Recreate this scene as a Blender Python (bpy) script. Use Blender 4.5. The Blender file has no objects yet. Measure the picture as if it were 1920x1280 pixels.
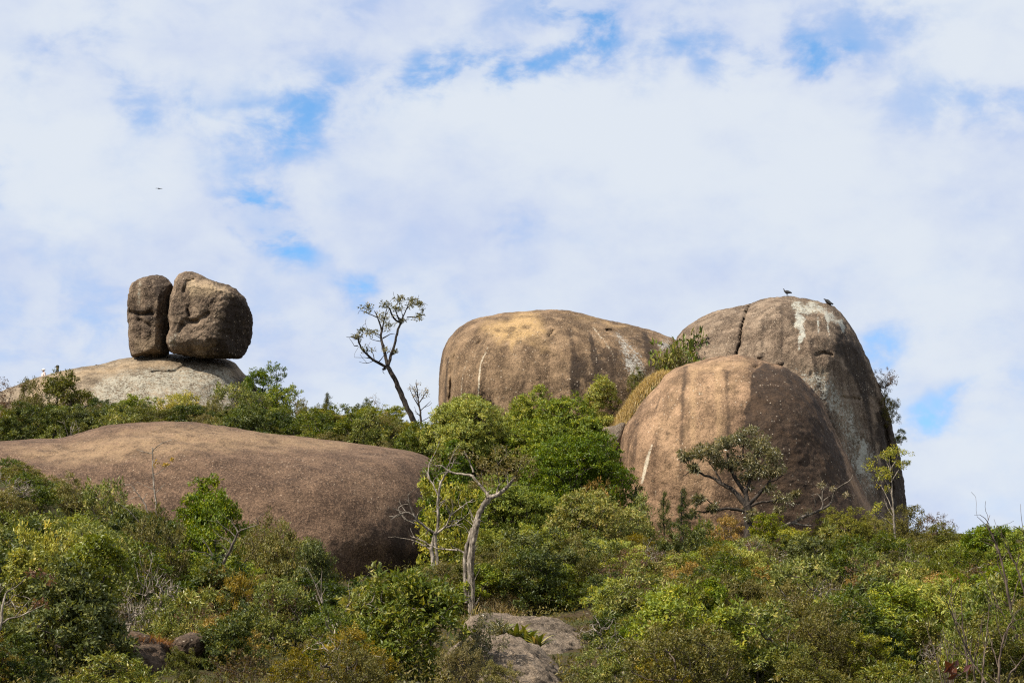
import bpy, math, random
import numpy as np
from mathutils import Vector, Matrix
from mathutils.bvhtree import BVHTree

random.seed(7)
SC = bpy.context.scene
COL = SC.collection
R_ = math.radians

# ------------------------------------------------------------------ camera
F_PX = 4516.0                      # focal length in pixels of the 1920 px wide photograph
PITCH = R_(13.0)
cam_d = bpy.data.cameras.new('camera')
cam_d.sensor_width = 36.0
cam_d.lens = 36.0 * F_PX / 1920.0
cam_d.clip_start = 0.5
cam_d.clip_end = 20000.0
cam = bpy.data.objects.new('camera', cam_d)
cam.rotation_euler = (math.pi / 2 + PITCH, 0, 0)
COL.objects.link(cam)
SC.camera = cam

# ------------------------------------------------------------------ light and exposure
SC.view_settings.view_transform = 'Standard'
SC.view_settings.look = 'None'
SC.view_settings.gamma = 1.0
SC.view_settings.exposure = 0.78
SC.view_settings.use_curve_mapping = False
SC.cycles.use_denoising = False
SC.cycles.max_bounces = 6
SC.cycles.diffuse_bounces = 3
SC.cycles.transmission_bounces = 3
SC.cycles.transparent_max_bounces = 4
SC.cycles.filter_width = 1.2

SUN_EL = R_(49.0)
SUN_AZ = R_(-119.0)                # measured from +Y (the view direction) towards +X
sun_vec = Vector((math.cos(SUN_EL) * math.sin(SUN_AZ), math.cos(SUN_EL) * math.cos(SUN_AZ), math.sin(SUN_EL)))
sun_d = bpy.data.lights.new('sun', 'SUN')
sun_d.energy = 5.0
sun_d.angle = R_(0.53)
sun_d.color = (1.0, 0.93, 0.82)
sun = bpy.data.objects.new('sun', sun_d)
sun.rotation_euler = (-sun_vec).to_track_quat('-Z', 'Y').to_euler()
sun.location = (-40, -40, 80)
COL.objects.link(sun)

CF = np.array([0, math.cos(PITCH), math.sin(PITCH)])
CU = np.array([0, -math.sin(PITCH), math.cos(PITCH)])
CR = np.array([1.0, 0, 0])


def ray(px, py):
    return CF + CR * ((px - 960) / F_PX) + CU * ((640 - py) / F_PX)


def at(px, py, d):
    """The point the photograph shows at (px, py), d metres away along +Y."""
    v = ray(px, py)
    return v * (d / v[1])


def proj(P):
    P = np.asarray(P, float)
    dep = P @ CF
    return np.stack([960 + F_PX * (P @ CR) / dep, 640 - F_PX * (P @ CU) / dep], -1)


# ------------------------------------------------------------------ node helpers
class NT:
    def __init__(s, tree):
        s.t = tree
        tree.nodes.clear()

    def n(s, typ, inp=None, **kw):
        nd = s.t.nodes.new(typ)
        for k, v in kw.items():
            setattr(nd, k, v)
        for k, v in (inp or {}).items():
            s.put(nd.inputs[k], v)
        return nd

    def put(s, sock, v):
        if isinstance(v, bpy.types.NodeSocket):
            s.t.links.new(v, sock)
        else:
            if isinstance(v, tuple) and len(v) == 3 and sock.type == 'RGBA':
                v = (*v, 1.0)
            sock.default_value = v

    def math(s, op, a, b=None, c=None, clamp=False):
        nd = s.t.nodes.new('ShaderNodeMath')
        nd.operation = op
        nd.use_clamp = clamp
        for i, v in enumerate((a, b, c)):
            if v is not None:
                s.put(nd.inputs[i], v)
        return nd.outputs[0]

    def mix(s, f, a, b, blend='MIX'):
        nd = s.t.nodes.new('ShaderNodeMix')
        nd.data_type = 'RGBA'
        nd.blend_type = blend
        s.put(nd.inputs['Factor'], f)
        s.put(nd.inputs[6], a)
        s.put(nd.inputs[7], b)
        return nd.outputs[2]

    def smooth(s, v, a, b, o0=0.0, o1=1.0):
        nd = s.t.nodes.new('ShaderNodeMapRange')
        nd.interpolation_type = 'SMOOTHSTEP'
        for i, x in enumerate((v, a, b, o0, o1)):
            s.put(nd.inputs[i], x)
        return nd.outputs[0]

    def noise(s, vec, scale, detail=4.0, rough=0.55, dist=0.0):
        nd = s.n('ShaderNodeTexNoise', {'Vector': vec, 'Scale': scale, 'Detail': detail, 'Roughness': rough, 'Distortion': dist})
        return nd

    def scale_vec(s, vec, sc):
        return s.n('ShaderNodeVectorMath', {0: vec, 1: sc}, operation='MULTIPLY').outputs[0]


# ------------------------------------------------------------------ sky
world = bpy.data.worlds.new('World')
SC.world = world
world.use_nodes = True
w = NT(world.node_tree)
wtc = w.n('ShaderNodeTexCoord').outputs['Generated']
sky = w.n('ShaderNodeTexSky', sky_type='NISHITA')
sky.sun_disc = False
sky.sun_elevation = SUN_EL
sky.sun_rotation = SUN_AZ % (2 * math.pi)
sky.altitude = 1000.0
sky.air_density = 1.0
sky.dust_density = 0.15
sky.ozone_density = 4.0
SKY_STRENGTH = 0.075
sky_col = w.n('ShaderNodeVectorMath', {0: sky.outputs[0], 1: (SKY_STRENGTH * 0.95, SKY_STRENGTH * 1.55, SKY_STRENGTH * 1.70)}, operation='MULTIPLY').outputs[0]
# clouds: soft altocumulus veil, with the openings to the blue where the photograph shows them
wn1 = w.noise(wtc, 14.0, 5.0, 0.55)
wd = w.n('ShaderNodeVectorMath', {0: wn1.outputs['Color'], 1: (0.5, 0.5, 0.5)}, operation='SUBTRACT').outputs[0]
wd = w.scale_vec(wd, (0.075, 0.075, 0.055))
wdir = w.n('ShaderNodeVectorMath', {0: wtc, 1: wd}, operation='ADD').outputs[0]
wsep = w.n('ShaderNodeSeparateXYZ', {0: wdir})
waz = w.math('ARCTAN2', wsep.outputs[0], wsep.outputs[1])
wel = w.math('ARCSINE', wsep.outputs[2])
wae = w.n('ShaderNodeCombineXYZ', {0: waz, 1: wel}).outputs[0]
HOLES = [  # photo x, y, half width, half height, tilt, strength
    (1060, 40, 60, 60, 0, 1.0), (1560, 105, 48, 32, 10, 0.42), (850, 162, 170, 45, 8, 0.72), (525, 232, 95, 60, 20, 0.62),
    (310, 198, 90, 28, -25, 0.32), (490, 425, 90, 42, -25, 0.9), (445, 365, 45, 75, 35, 0.34), (0, 365, 45, 50, 0, 0.65),
    (690, 548, 60, 30, -20, 0.5), (1640, 665, 60, 45, 0, 0.42), (1735, 812, 130, 34, 15, 0.46), (1860, 190, 150, 50, -10, 0.28),
    (620, 75, 120, 60, 30, 0.22), (1420, 110, 160, 45, 0, 0.3), (1180, 130, 200, 40, 0, 0.3), (1610, 60, 160, 60, 0, 0.3),
    (380, 640, 260, 120, 0, 0.12), (130, 620, 200, 140, 0, 0.12), (800, 640, 160, 120, 0, 0.12), (1100, 20, 260, 70, 0, 0.25),
    (150, 80, 120, 60, 20, 0.25), (915, 430, 60, 40, 0, 0.2)]
tot = None
for (hx, hy, hw, hh, tilt, st) in HOLES:
    v = ray(hx, hy)
    v = v / np.linalg.norm(v)
    mp = w.n('ShaderNodeMapping', {'Vector': wae, 'Location': (math.atan2(v[0], v[1]), math.asin(v[2]), 0), 'Rotation': (0, 0, R_(tilt)), 'Scale': (1.35 * hw / F_PX, 1.35 * hh / F_PX, 1)}, vector_type='TEXTURE')
    ln = w.n('ShaderNodeVectorMath', {0: mp.outputs[0]}, operation='LENGTH').outputs['Value']
    h = w.smooth(ln, 0.0, 1.45, st * 1.05, 0.0)
    tot = h if tot is None else w.math('ADD', tot, h)
wn2 = w.noise(wtc, 9.0, 7.0, 0.56)
wn3 = w.noise(w.scale_vec(wtc, (1, 1, 1.6)), 34.0, 7.0, 0.58, 0.2)
cov = w.math('MULTIPLY_ADD', w.math('SUBTRACT', wn2.outputs['Fac'], 0.5), 0.5, 0.93)
cov = w.math('MULTIPLY_ADD', w.math('SUBTRACT', wn3.outputs['Fac'], 0.5), 0.55, cov)
cov = w.math('SUBTRACT', cov, w.math('MULTIPLY', tot, w.smooth(wn3.outputs['Fac'], 0.62, 0.34, 0.25, 1.25)))
alpha = w.smooth(cov, 0.0, 0.95, 0.12, 0.985)
wn4 = w.noise(w.scale_vec(wtc, (1, 1, 1.5)), 9.0, 7.0, 0.56)
cl_f = w.math('ADD', w.math('MULTIPLY', cov, 0.55), w.math('MULTIPLY', wn4.outputs['Fac'], 1.05))
cl_f = w.smooth(cl_f, 0.74, 1.17)
cl_col = w.mix(cl_f, (0.322, 0.372, 0.500), (0.440, 0.474, 0.520))
final = w.mix(alpha, sky_col, cl_col)
bg = w.n('ShaderNodeBackground', {'Color': final, 'Strength': 1.0})
out = w.n('ShaderNodeOutputWorld', {'Surface': bg.outputs[0]})


# ------------------------------------------------------------------ noise in numpy
_rs = np.random.RandomState(11)
_PERM = np.concatenate([_rs.permutation(256)] * 3)
_GR = _rs.normal(size=(256, 3))
_GR /= np.linalg.norm(_GR, axis=1)[:, None]


def perlin(P):
    P = np.asarray(P, float)
    I = np.floor(P).astype(int)
    f = P - I
    I &= 255
    u = f * f * f * (f * (f * 6 - 15) + 10)
    res = 0
    for dx in (0, 1):
        for dy in (0, 1):
            for dz in (0, 1):
                h = _PERM[_PERM[_PERM[I[:, 0] + dx] + I[:, 1] + dy] + I[:, 2] + dz]
                g = _GR[h]
                d = (f[:, 0] - dx) * g[:, 0] + (f[:, 1] - dy) * g[:, 1] + (f[:, 2] - dz) * g[:, 2]
                wt = (u[:, 0] if dx else 1 - u[:, 0]) * (u[:, 1] if dy else 1 - u[:, 1]) * (u[:, 2] if dz else 1 - u[:, 2])
                res = res + wt * d
    return res


def fbm(P, octs=4, gain=0.5):
    a, s, r = 1.0, 1.0, 0
    for i in range(octs):
        r = r + a * perlin(P * s + 17.3 * i)
        a *= gain
        s *= 2.03
    return r


def sstep(x, a, b):
    t = np.clip((np.asarray(x, float) - a) / (b - a), 0, 1)
    return t * t * (3 - 2 * t)


# ------------------------------------------------------------------ mesh builder
class MB:
    def __init__(s):
        s.v, s.f, s.m, s.t, s.sm = [], [], [], [], []
        s.nv = 0

    def add(s, v, f, mat=0, tint=None, smooth=True):
        v = np.asarray(v, float)
        f = np.asarray(f, int)
        s.v.append(v)
        s.f.append(f + s.nv)
        s.m.append(np.full(len(f), mat))
        s.sm.append(np.full(len(f), smooth))
        s.t.append(np.full(len(v), 0.5) if tint is None else np.asarray(tint, float))
        s.nv += len(v)

    def merge(s, o, mat):
        for v, f, t, sm in zip(o.v, o.f, o.t, o.sm):
            pass
        if not o.v:
            return
        base = s.nv
        s.v += o.v
        s.f += [f + base for f in o.f]
        s.m += [np.full(len(f), mat) for f in o.f]
        s.sm += o.sm
        s.t += o.t
        s.nv += o.nv

    def mesh(s, name, mats, shift=None):
        me = bpy.data.meshes.new(name)
        if not s.v:
            return me
        V = np.concatenate(s.v)
        if shift is not None:
            V = V - np.asarray(shift)
        sizes = np.concatenate([np.full(len(f), f.shape[1]) for f in s.f])
        loops = np.concatenate([f.ravel() for f in s.f])
        starts = np.concatenate([[0], np.cumsum(sizes)[:-1]])
        me.vertices.add(len(V))
        me.vertices.foreach_set('co', V.astype(np.float32).ravel())
        me.loops.add(len(loops))
        me.loops.foreach_set('vertex_index', loops.astype(np.int32))
        me.polygons.add(len(sizes))
        me.polygons.foreach_set('loop_start', starts.astype(np.int32))
        me.polygons.foreach_set('material_index', np.concatenate(s.m).astype(np.int32))
        me.polygons.foreach_set('use_smooth', np.concatenate(s.sm))
        at_ = me.attributes.new('tint', 'FLOAT', 'POINT')
        at_.data.foreach_set('value', np.concatenate(s.t).astype(np.float32))
        for m in mats:
            me.materials.append(m)
        me.update(calc_edges=True)
        return me

    def tube(s, pts, rad, sides=6, mat=0, cap=True, wob=0.0, rng=None):
        pts = np.asarray(pts, float)
        rad = np.asarray(rad, float)
        n = len(pts)
        if n < 2:
            return
        T = np.gradient(pts, axis=0)
        T /= np.linalg.norm(T, axis=1)[:, None] + 1e-9
        ref = np.array([0.31, 0.87, 0.38])
        A = np.cross(T, ref)
        A /= np.linalg.norm(A, axis=1)[:, None] + 1e-9
        B = np.cross(T, A)
        an = np.arange(sides) * 2 * np.pi / sides
        rr = rad[:, None] * np.ones((1, sides))
        if wob and rng is not None:
            rr = rr * (1 + wob * rng.uniform(-1, 1, rr.shape))
        V = pts[:, None, :] + rr[:, :, None] * (np.cos(an)[None, :, None] * A[:, None, :] + np.sin(an)[None, :, None] * B[:, None, :])
        V = V.reshape(-1, 3)
        i = np.arange(n - 1)[:, None] * sides
        j = np.arange(sides)[None, :]
        j2 = (j + 1) % sides
        Fq = np.stack([i + j, i + j2, i + sides + j2, i + sides + j], -1).reshape(-1, 4)
        s.add(V, Fq, mat)
        if cap:
            V2 = np.concatenate([V[-sides:], [pts[-1] + T[-1] * rad[-1]]])
            k = np.arange(sides)
            s.add(V2, np.stack([k, (k + 1) % sides, np.full(sides, sides)], -1), mat)

    def leaves(s, rng, P, D, N, L, W, tint, fold=0.12, curl=0.0):
        """One folded leaf (two faces) at every P, along D, facing N."""
        D = D / (np.linalg.norm(D, axis=1)[:, None] + 1e-9)
        S = np.cross(D, N)
        S /= np.linalg.norm(S, axis=1)[:, None] + 1e-9
        N = np.cross(S, D)
        L = L[:, None]
        W = W[:, None]
        a = P
        tip = P + D * L - N * L * curl
        mid = P + D * L * 0.45 + N * L * fold
        l = mid + S * W * 0.5
        r = mid - S * W * 0.5
        n = len(P)
        V = np.stack([a, l, tip, r], 1).reshape(-1, 3)
        k = np.arange(n)[:, None] * 4
        Fq = np.concatenate([k + np.array([[0, 2, 1]]), k + np.array([[0, 3, 2]])])
        s.add(V, Fq, 0, np.repeat(tint, 4), smooth=False)


def rnd_dir(rng, n):
    v = rng.normal(size=(n, 3))
    return v / np.linalg.norm(v, axis=1)[:, None]


def link(name, data, parent=None, loc=(0, 0, 0)):
    o = bpy.data.objects.new(name, data)
    COL.objects.link(o)
    o.location = loc
    if parent is not None:
        o.parent = parent
    return o


def tag(o, label=None, cat=None, group=None, kind=None):
    if label:
        o['label'] = label
    if cat:
        o['category'] = cat
    if group:
        o['group'] = group
    if kind:
        o['kind'] = kind
    return o


# ------------------------------------------------------------------ materials
def mat_new(name):
    m = bpy.data.materials.new(name)
    m.use_nodes = True
    return m, NT(m.node_tree)


def leaf_mat(name, c0, c1, c2, rough=0.5, spec=0.32, trans=0.30, vary=1.0):
    m, t = mat_new(name)
    tint = t.n('ShaderNodeAttribute', attribute_name='tint').outputs['Fac']
    oi = t.n('ShaderNodeObjectInfo').outputs['Random']
    ramp = t.n('ShaderNodeValToRGB', {0: tint})
    e = ramp.color_ramp.elements
    e[0].position, e[0].color = 0.05, (*c0, 1)
    e[1].position, e[1].color = 0.95, (*c2, 1)
    x = e.new(0.55)
    x.color = (*c1, 1)
    hsv = t.n('ShaderNodeHueSaturation', {'Hue': t.math('MULTIPLY_ADD', oi, -0.04 * vary, 0.5 + 0.01 * vary), 'Saturation': t.math('MULTIPLY_ADD', oi, -0.25, 1.1), 'Value': t.math('MULTIPLY_ADD', oi, 0.7 * vary, 1.0 - 0.38 * vary), 'Color': ramp.outputs[0]})
    p = t.n('ShaderNodeBsdfPrincipled', {'Base Color': hsv.outputs[0], 'Roughness': rough, 'Specular IOR Level': spec})
    tr = t.n('ShaderNodeBsdfTranslucent', {'Color': t.mix(1.0, hsv.outputs[0], (1.25, 1.15, 0.5), 'MULTIPLY')})
    mx = t.n('ShaderNodeMixShader', {0: trans, 1: p.outputs[0], 2: tr.outputs[0]})
    t.n('ShaderNodeOutputMaterial', {0: mx.outputs[0]})
    return m


def bark_mat(name, c0, c1, scale=9.0):
    m, t = mat_new(name)
    co = t.n('ShaderNodeTexCoord').outputs['Object']
    n1 = t.noise(t.scale_vec(co, (1, 1, 0.35)), scale, 6.0, 0.65)
    n2 = t.noise(co, scale * 0.22, 3.0)
    f = t.smooth(n1.outputs['Fac'], 0.36, 0.66)
    col = t.mix(f, c0, c1)
    col = t.mix(t.smooth(n2.outputs['Fac'], 0.46, 0.62, 0, 0.75), col, tuple(0.5 * x for x in c0))
    n3 = t.noise(t.scale_vec(co, (1, 1, 0.12)), scale * 2.2, 3.0, 0.6)
    col = t.mix(t.smooth(n3.outputs['Fac'], 0.54, 0.64, 0, 0.7), col, tuple(0.3 * x for x in c0))
    b = t.n('ShaderNodeBump', {'Strength': 0.7, 'Distance': 0.03, 'Height': n1.outputs['Fac']})
    p = t.n('ShaderNodeBsdfPrincipled', {'Base Color': col, 'Roughness': 0.85, 'Specular IOR Level': 0.2, 'Normal': b.outputs[0]})
    t.n('ShaderNodeOutputMaterial', {0: p.outputs[0]})
    return m


def plain_mat(name, c, rough=0.7, spec=0.3, var=0.25, scale=20.0):
    m, t = mat_new(name)
    co = t.n('ShaderNodeTexCoord').outputs['Object']
    n1 = t.noise(co, scale, 4.0)
    col = t.mix(n1.outputs['Fac'], tuple(x * (1 - var) for x in c), tuple(min(1, x * (1 + var)) for x in c))
    p = t.n('ShaderNodeBsdfPrincipled', {'Base Color': col, 'Roughness': rough, 'Specular IOR Level': spec})
    t.n('ShaderNodeOutputMaterial', {0: p.outputs[0]})
    return m


NAMES = {'broad': 'broad_leaved_shrub', 'small': 'small_leaved_shrub', 'dark': 'dark_green_shrub', 'olive': 'olive_shrub', 'brown': 'dry_brown_shrub', 'bare': 'leafless_shrub', 'gold': 'yellow_shrub', 'pale': 'pale_leaved_shrub', 'rich': 'green_shrub', 'lime': 'lime_green_shrub', 'umbrella': 'layered_shrub', 'round': 'rounded_shrub', 'conifer': 'pointed_tree', 'feather': 'feathery_shrub', 'grey': 'grey_leaved_shrub'}
LEAF = {
    'broad': leaf_mat('leaf_broad', (0.0569, 0.0848, 0.0126), (0.1497, 0.1865, 0.0221), (0.3230, 0.2967, 0.0444)),
    'small': leaf_mat('leaf_small', (0.0737, 0.0847, 0.0141), (0.1612, 0.1614, 0.0225), (0.2761, 0.2268, 0.0366), 0.5, 0.3),
    'lime': leaf_mat('leaf_lime', (0.1288, 0.1633, 0.0128), (0.3043, 0.3169, 0.0209), (0.5033, 0.4320, 0.0322), 0.45, 0.35),
    'dark': leaf_mat('leaf_dark', (0.0256, 0.0439, 0.0067), (0.0659, 0.0936, 0.0112), (0.1646, 0.1828, 0.0169)),
    'rich': leaf_mat('leaf_rich', (0.0917, 0.1469, 0.0112), (0.2292, 0.2824, 0.0188), (0.4430, 0.4067, 0.0281)),
    'olive': leaf_mat('leaf_olive', (0.0685, 0.0685, 0.0126), (0.1385, 0.1290, 0.0217), (0.2307, 0.1975, 0.0408), 0.55, 0.3),
    'brown': leaf_mat('leaf_brown', (0.0552, 0.0335, 0.0134), (0.1105, 0.0693, 0.0268), (0.1989, 0.1101, 0.0402), 0.6, 0.3),
    'grey': leaf_mat('leaf_grey', (0.0849, 0.0903, 0.0384), (0.1991, 0.1854, 0.0864), (0.5042, 0.4278, 0.2589), 0.38, 0.55),
    'round': leaf_mat('leaf_round', (0.0825, 0.1058, 0.0086), (0.1930, 0.2015, 0.0130), (0.3062, 0.2732, 0.0202), 0.5, 0.3),
    'yellow': leaf_mat('leaf_yellow', (0.3070, 0.1840, 0.0083), (0.4605, 0.2944, 0.0099), (0.6141, 0.4232, 0.0166), 0.5, 0.3),
    'gold': leaf_mat('leaf_gold', (0.1093, 0.0992, 0.0101), (0.2475, 0.1858, 0.0140), (0.4514, 0.2973, 0.0180), 0.5, 0.3),
    'straw': leaf_mat('leaf_straw', (0.26, 0.185, 0.075), (0.48, 0.35, 0.16), (0.66, 0.52, 0.28), 0.6, 0.2, 0.35, 0.0),
    'rust': leaf_mat('leaf_rust', (0.1228, 0.0506, 0.0166), (0.2457, 0.1058, 0.0373), (0.3684, 0.1840, 0.0662), 0.6, 0.2, 0.35, 0.0),
    'ground': leaf_mat('leaf_ground', (0.0426, 0.0475, 0.0087), (0.1133, 0.1116, 0.0174), (0.2128, 0.1744, 0.0348), 0.5, 0.3),
    'brom': leaf_mat('leaf_brom', (0.0825, 0.1124, 0.0137), (0.1817, 0.2036, 0.0227), (0.3302, 0.2809, 0.0340), 0.4, 0.4, 0.2),
}
BARK_PALE = bark_mat('bark_pale', (0.105, 0.084, 0.062), (0.40, 0.34, 0.27))
BARK_GREY = bark_mat('bark_grey', (0.075, 0.060, 0.046), (0.23, 0.195, 0.155))
BARK_DARK = bark_mat('bark_dark', (0.022, 0.017, 0.013), (0.075, 0.058, 0.045))
BARK_TWIG = bark_mat('bark_twig', (0.065, 0.045, 0.032), (0.16, 0.12, 0.09))


def rock_mat(name, c0, c1, speck=(0.50, 0.42, 0.32), lichen=(0.42, 0.40, 0.35), dark=(0.020, 0.014, 0.011), tan=(0.40, 0.26, 0.115),
             white=(0.50, 0.44, 0.33), speck_amt=0.5, grain=1.0, bump=0.6, streak=0.5, ambient_lichen=0.0):
    m, t = mat_new(name)
    co = t.n('ShaderNodeTexCoord').outputs['Object']
    st = t.n('ShaderNodeAttribute', attribute_name='stain')
    sp = t.n('ShaderNodeSeparateColor', {0: st.outputs['Color']})
    lich, dk, tn, wh = sp.outputs[0], sp.outputs[1], sp.outputs[2], st.outputs['Alpha']
    nL = t.noise(co, 0.35, 5.0, 0.6)
    nM = t.noise(co, 2.2 * grain, 6.0, 0.65)
    nS = t.noise(co, 7.5 * grain, 5.0, 0.7)
    nF = t.noise(co, 22.0 * grain, 3.0, 0.7)
    nW = t.noise(t.scale_vec(co, (1.0, 1.0, 0.05)), 0.62, 5.0, 0.62)
    nV = t.noise(t.scale_vec(co, (1.0, 1.0, 0.09)), 1.5, 5.0, 0.6)
    f = t.math('ADD', t.math('MULTIPLY', nL.outputs['Fac'], 0.55), t.math('MULTIPLY', nM.outputs['Fac'], 0.45))
    col = t.mix(t.smooth(f, 0.38, 0.62), c0, c1)
    # run-off streaks down the face
    col = t.mix(t.smooth(nV.outputs['Fac'], 0.50, 0.62, 0, streak), col, tuple(0.42 * x for x in c0))
    col = t.mix(t.smooth(nV.outputs['Fac'], 0.46, 0.30, 0, streak * 0.5), col, tuple(min(1, 1.45 * x) for x in c1))
    col = t.mix(t.smooth(nW.outputs['Fac'], 0.47, 0.57, 0, min(0.85, streak * 2.2)), col, tuple(0.34 * x for x in c0))
    col = t.mix(t.smooth(nW.outputs['Fac'], 0.49, 0.41, 0, streak * 1.2), col, tuple(min(1, 1.3 * x) for x in c1))
    # sun-bleached / fresh tan rock, also sunlight painted on the whaleback top
    a = t.math('ADD', tn, t.math('MULTIPLY', t.math('SUBTRACT', nM.outputs['Fac'], 0.5), 0.9))
    col = t.mix(t.smooth(a, 0.25, 0.95, 0, 0.92), col, tan)
    # dark biofilm and varnish; also shade painted on some rock sides
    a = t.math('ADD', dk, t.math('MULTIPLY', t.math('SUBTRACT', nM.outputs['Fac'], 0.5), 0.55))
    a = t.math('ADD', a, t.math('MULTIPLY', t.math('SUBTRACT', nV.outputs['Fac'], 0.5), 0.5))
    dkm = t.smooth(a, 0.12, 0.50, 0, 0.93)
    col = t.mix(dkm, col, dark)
    lit = t.math('MULTIPLY_ADD', dkm, -0.85, 1.0)
    # grain: dark pits and pale feldspar
    col = t.mix(t.smooth(nS.outputs['Fac'], 0.53, 0.70, 0, 0.8), col, tuple(0.28 * x for x in c0))
    nB = t.noise(co, 1.1 * grain, 5.0, 0.7)
    col = t.mix(t.smooth(nB.outputs['Fac'], 0.46, 0.64, 0, 0.7), col, tuple(0.5 * x for x in c0))
    col = t.mix(t.math('MULTIPLY', lit, t.smooth(nB.outputs['Fac'], 0.47, 0.32, 0, 0.6)), col, tuple(min(1, 1.5 * x) for x in c1))
    vo = t.n('ShaderNodeTexVoronoi', {'Vector': co, 'Scale': 6.5 * grain, 'Randomness': 1.0}, feature='F1')
    vsep = t.n('ShaderNodeSeparateColor', {0: vo.outputs['Color']})
    spot = t.math('MULTIPLY', t.smooth(vo.outputs['Distance'], 0.34, 0.16), t.math('MULTIPLY', t.smooth(vsep.outputs[0], 1.0 - 0.42 * speck_amt, 1.02 - 0.36 * speck_amt), t.smooth(nL.outputs['Fac'], 0.36, 0.6, 0.15, 1.0)))
    col = t.mix(t.math('MULTIPLY', spot, t.smooth(nF.outputs['Fac'], 0.35, 0.6, 0.35, 0.95)), col, speck)
    vo2 = t.n('ShaderNodeTexVoronoi', {'Vector': co, 'Scale': 17.0 * grain, 'Randomness': 1.0}, feature='F1')
    v2 = t.n('ShaderNodeSeparateColor', {0: vo2.outputs['Color']})
    g2 = t.math('MULTIPLY', v2.outputs[1], 1.0)
    col = t.mix(t.math('MULTIPLY', lit, t.smooth(g2, 0.45, 1.0, 0, 0.5 * min(1, speck_amt + 0.2))), col, tuple(min(1, 1.7 * x) for x in c1))
    col = t.mix(t.smooth(g2, 0.4, 0.0, 0, 0.45), col, tuple(0.5 * x for x in c0))
    # lichen crusts
    a = t.math('ADD', t.math('ADD', lich, ambient_lichen), t.math('MULTIPLY', t.math('SUBTRACT', nS.outputs['Fac'], 0.5), 1.5))
    a = t.math('ADD', a, t.math('MULTIPLY', t.math('SUBTRACT', nM.outputs['Fac'], 0.5), 0.8))
    lc = t.mix(nM.outputs['Fac'], lichen, tuple(0.72 * x for x in lichen))
    col = t.mix(t.smooth(a, 0.42, 0.72, 0, 0.85), col, lc)
    # mineral streaks
    a = t.math('ADD', wh, t.math('MULTIPLY', t.math('SUBTRACT', nS.outputs['Fac'], 0.5), 1.5))
    a = t.math('ADD', a, t.math('MULTIPLY', t.math('SUBTRACT', nM.outputs['Fac'], 0.5), 1.0))
    col = t.mix(t.math('MULTIPLY', t.smooth(a, 0.5, 0.95, 0, 0.8), t.smooth(wh, 0.02, 0.2)), col, white)
    h = t.math('ADD', t.math('MULTIPLY', nM.outputs['Fac'], 0.55), t.math('MULTIPLY', nS.outputs['Fac'], 0.42))
    h = t.math('ADD', h, t.math('MULTIPLY', nF.outputs['Fac'], 0.12))
    h = t.math('ADD', h, t.math('MULTIPLY', spot, 0.06))
    b = t.n('ShaderNodeBump', {'Strength': bump, 'Distance': 0.28, 'Height': h})
    p = t.n('ShaderNodeBsdfPrincipled', {'Base Color': col, 'Roughness': 0.88, 'Specular IOR Level': 0.18, 'Normal': b.outputs[0]})
    t.n('ShaderNodeOutputMaterial', {0: p.outputs[0]})
    return m


# ------------------------------------------------------------------ terrain
def terrain_z(x, y):
    x = np.asarray(x, float)
    y = np.asarray(y, float)
    z = np.interp(y, [-3000, -200, -20, 0, 25, 45, 58, 156, 175, 240, 500, 3000],
                  [-260, -32, -4.5, -1.7, 0.6, 2.7, 4.7, 23.4, 20.0, 0, -60, -260])
    hill = 6.5 * sstep(y, 116, 139) * (1 - sstep(x, -7.5, 5.0)) * (1 - sstep(y, 158, 200))
    hill = hill * (1 - 0.6 * sstep(-x, 60, 200))
    led = 10.3 * np.exp(-(((x - 9.6) / 5.4) ** 2 + ((y - 145.2) / 3.6) ** 2))
    drop = -0.0009 * np.maximum(np.abs(x) - 60, 0) ** 1.6
    near = np.exp(-((np.abs(x) / 90) ** 2 + ((y - 90) / 90) ** 2))
    P = np.stack([x.ravel() * 0.12, y.ravel() * 0.12, np.zeros(x.size)], -1)
    n = fbm(P, 3).reshape(x.shape) * 0.55 * np.clip((y - 45) / 30, 0, 1)
    slab = np.exp(-(((x - 0.6) / 4.5) ** 2 + ((y - 71.0) / 11.0) ** 2) ** 2)
    n = n * (1 - slab) - 0.55 * slab
    left = 4.0 * sstep(y, 80, 98) * (1 - sstep(x, -20.5, -14.0)) * (1 - sstep(y, 106, 122))
    n = n + left - 1.3 * np.exp(-(((x + 6.2) / 4.2) ** 2 + ((y - 99.0) / 11.0) ** 2))
    P2 = np.stack([x.ravel() * 0.004, y.ravel() * 0.004, np.zeros(x.size)], -1)
    n2 = fbm(P2, 3).reshape(x.shape) * 25 * (1 - near)
    far = np.maximum(np.abs(x), np.abs(y))
    return z + hill + led + drop + n + n2 * np.clip((far - 180) / 200, 0, 1)


def tz(x, y):
    return float(terrain_z(np.array([x]), np.array([y]))[0])


def grid_axis(fine0, fine1, step, lim):
    a = list(np.arange(fine0, fine1 + 0.01, step))
    s, v = step, fine1
    while v < lim:
        s *= 1.25
        v += s
        a.append(v)
    s, v = step, fine0
    while v > -lim:
        s *= 1.25
        v -= s
        a.insert(0, v)
    return np.array(a)


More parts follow.
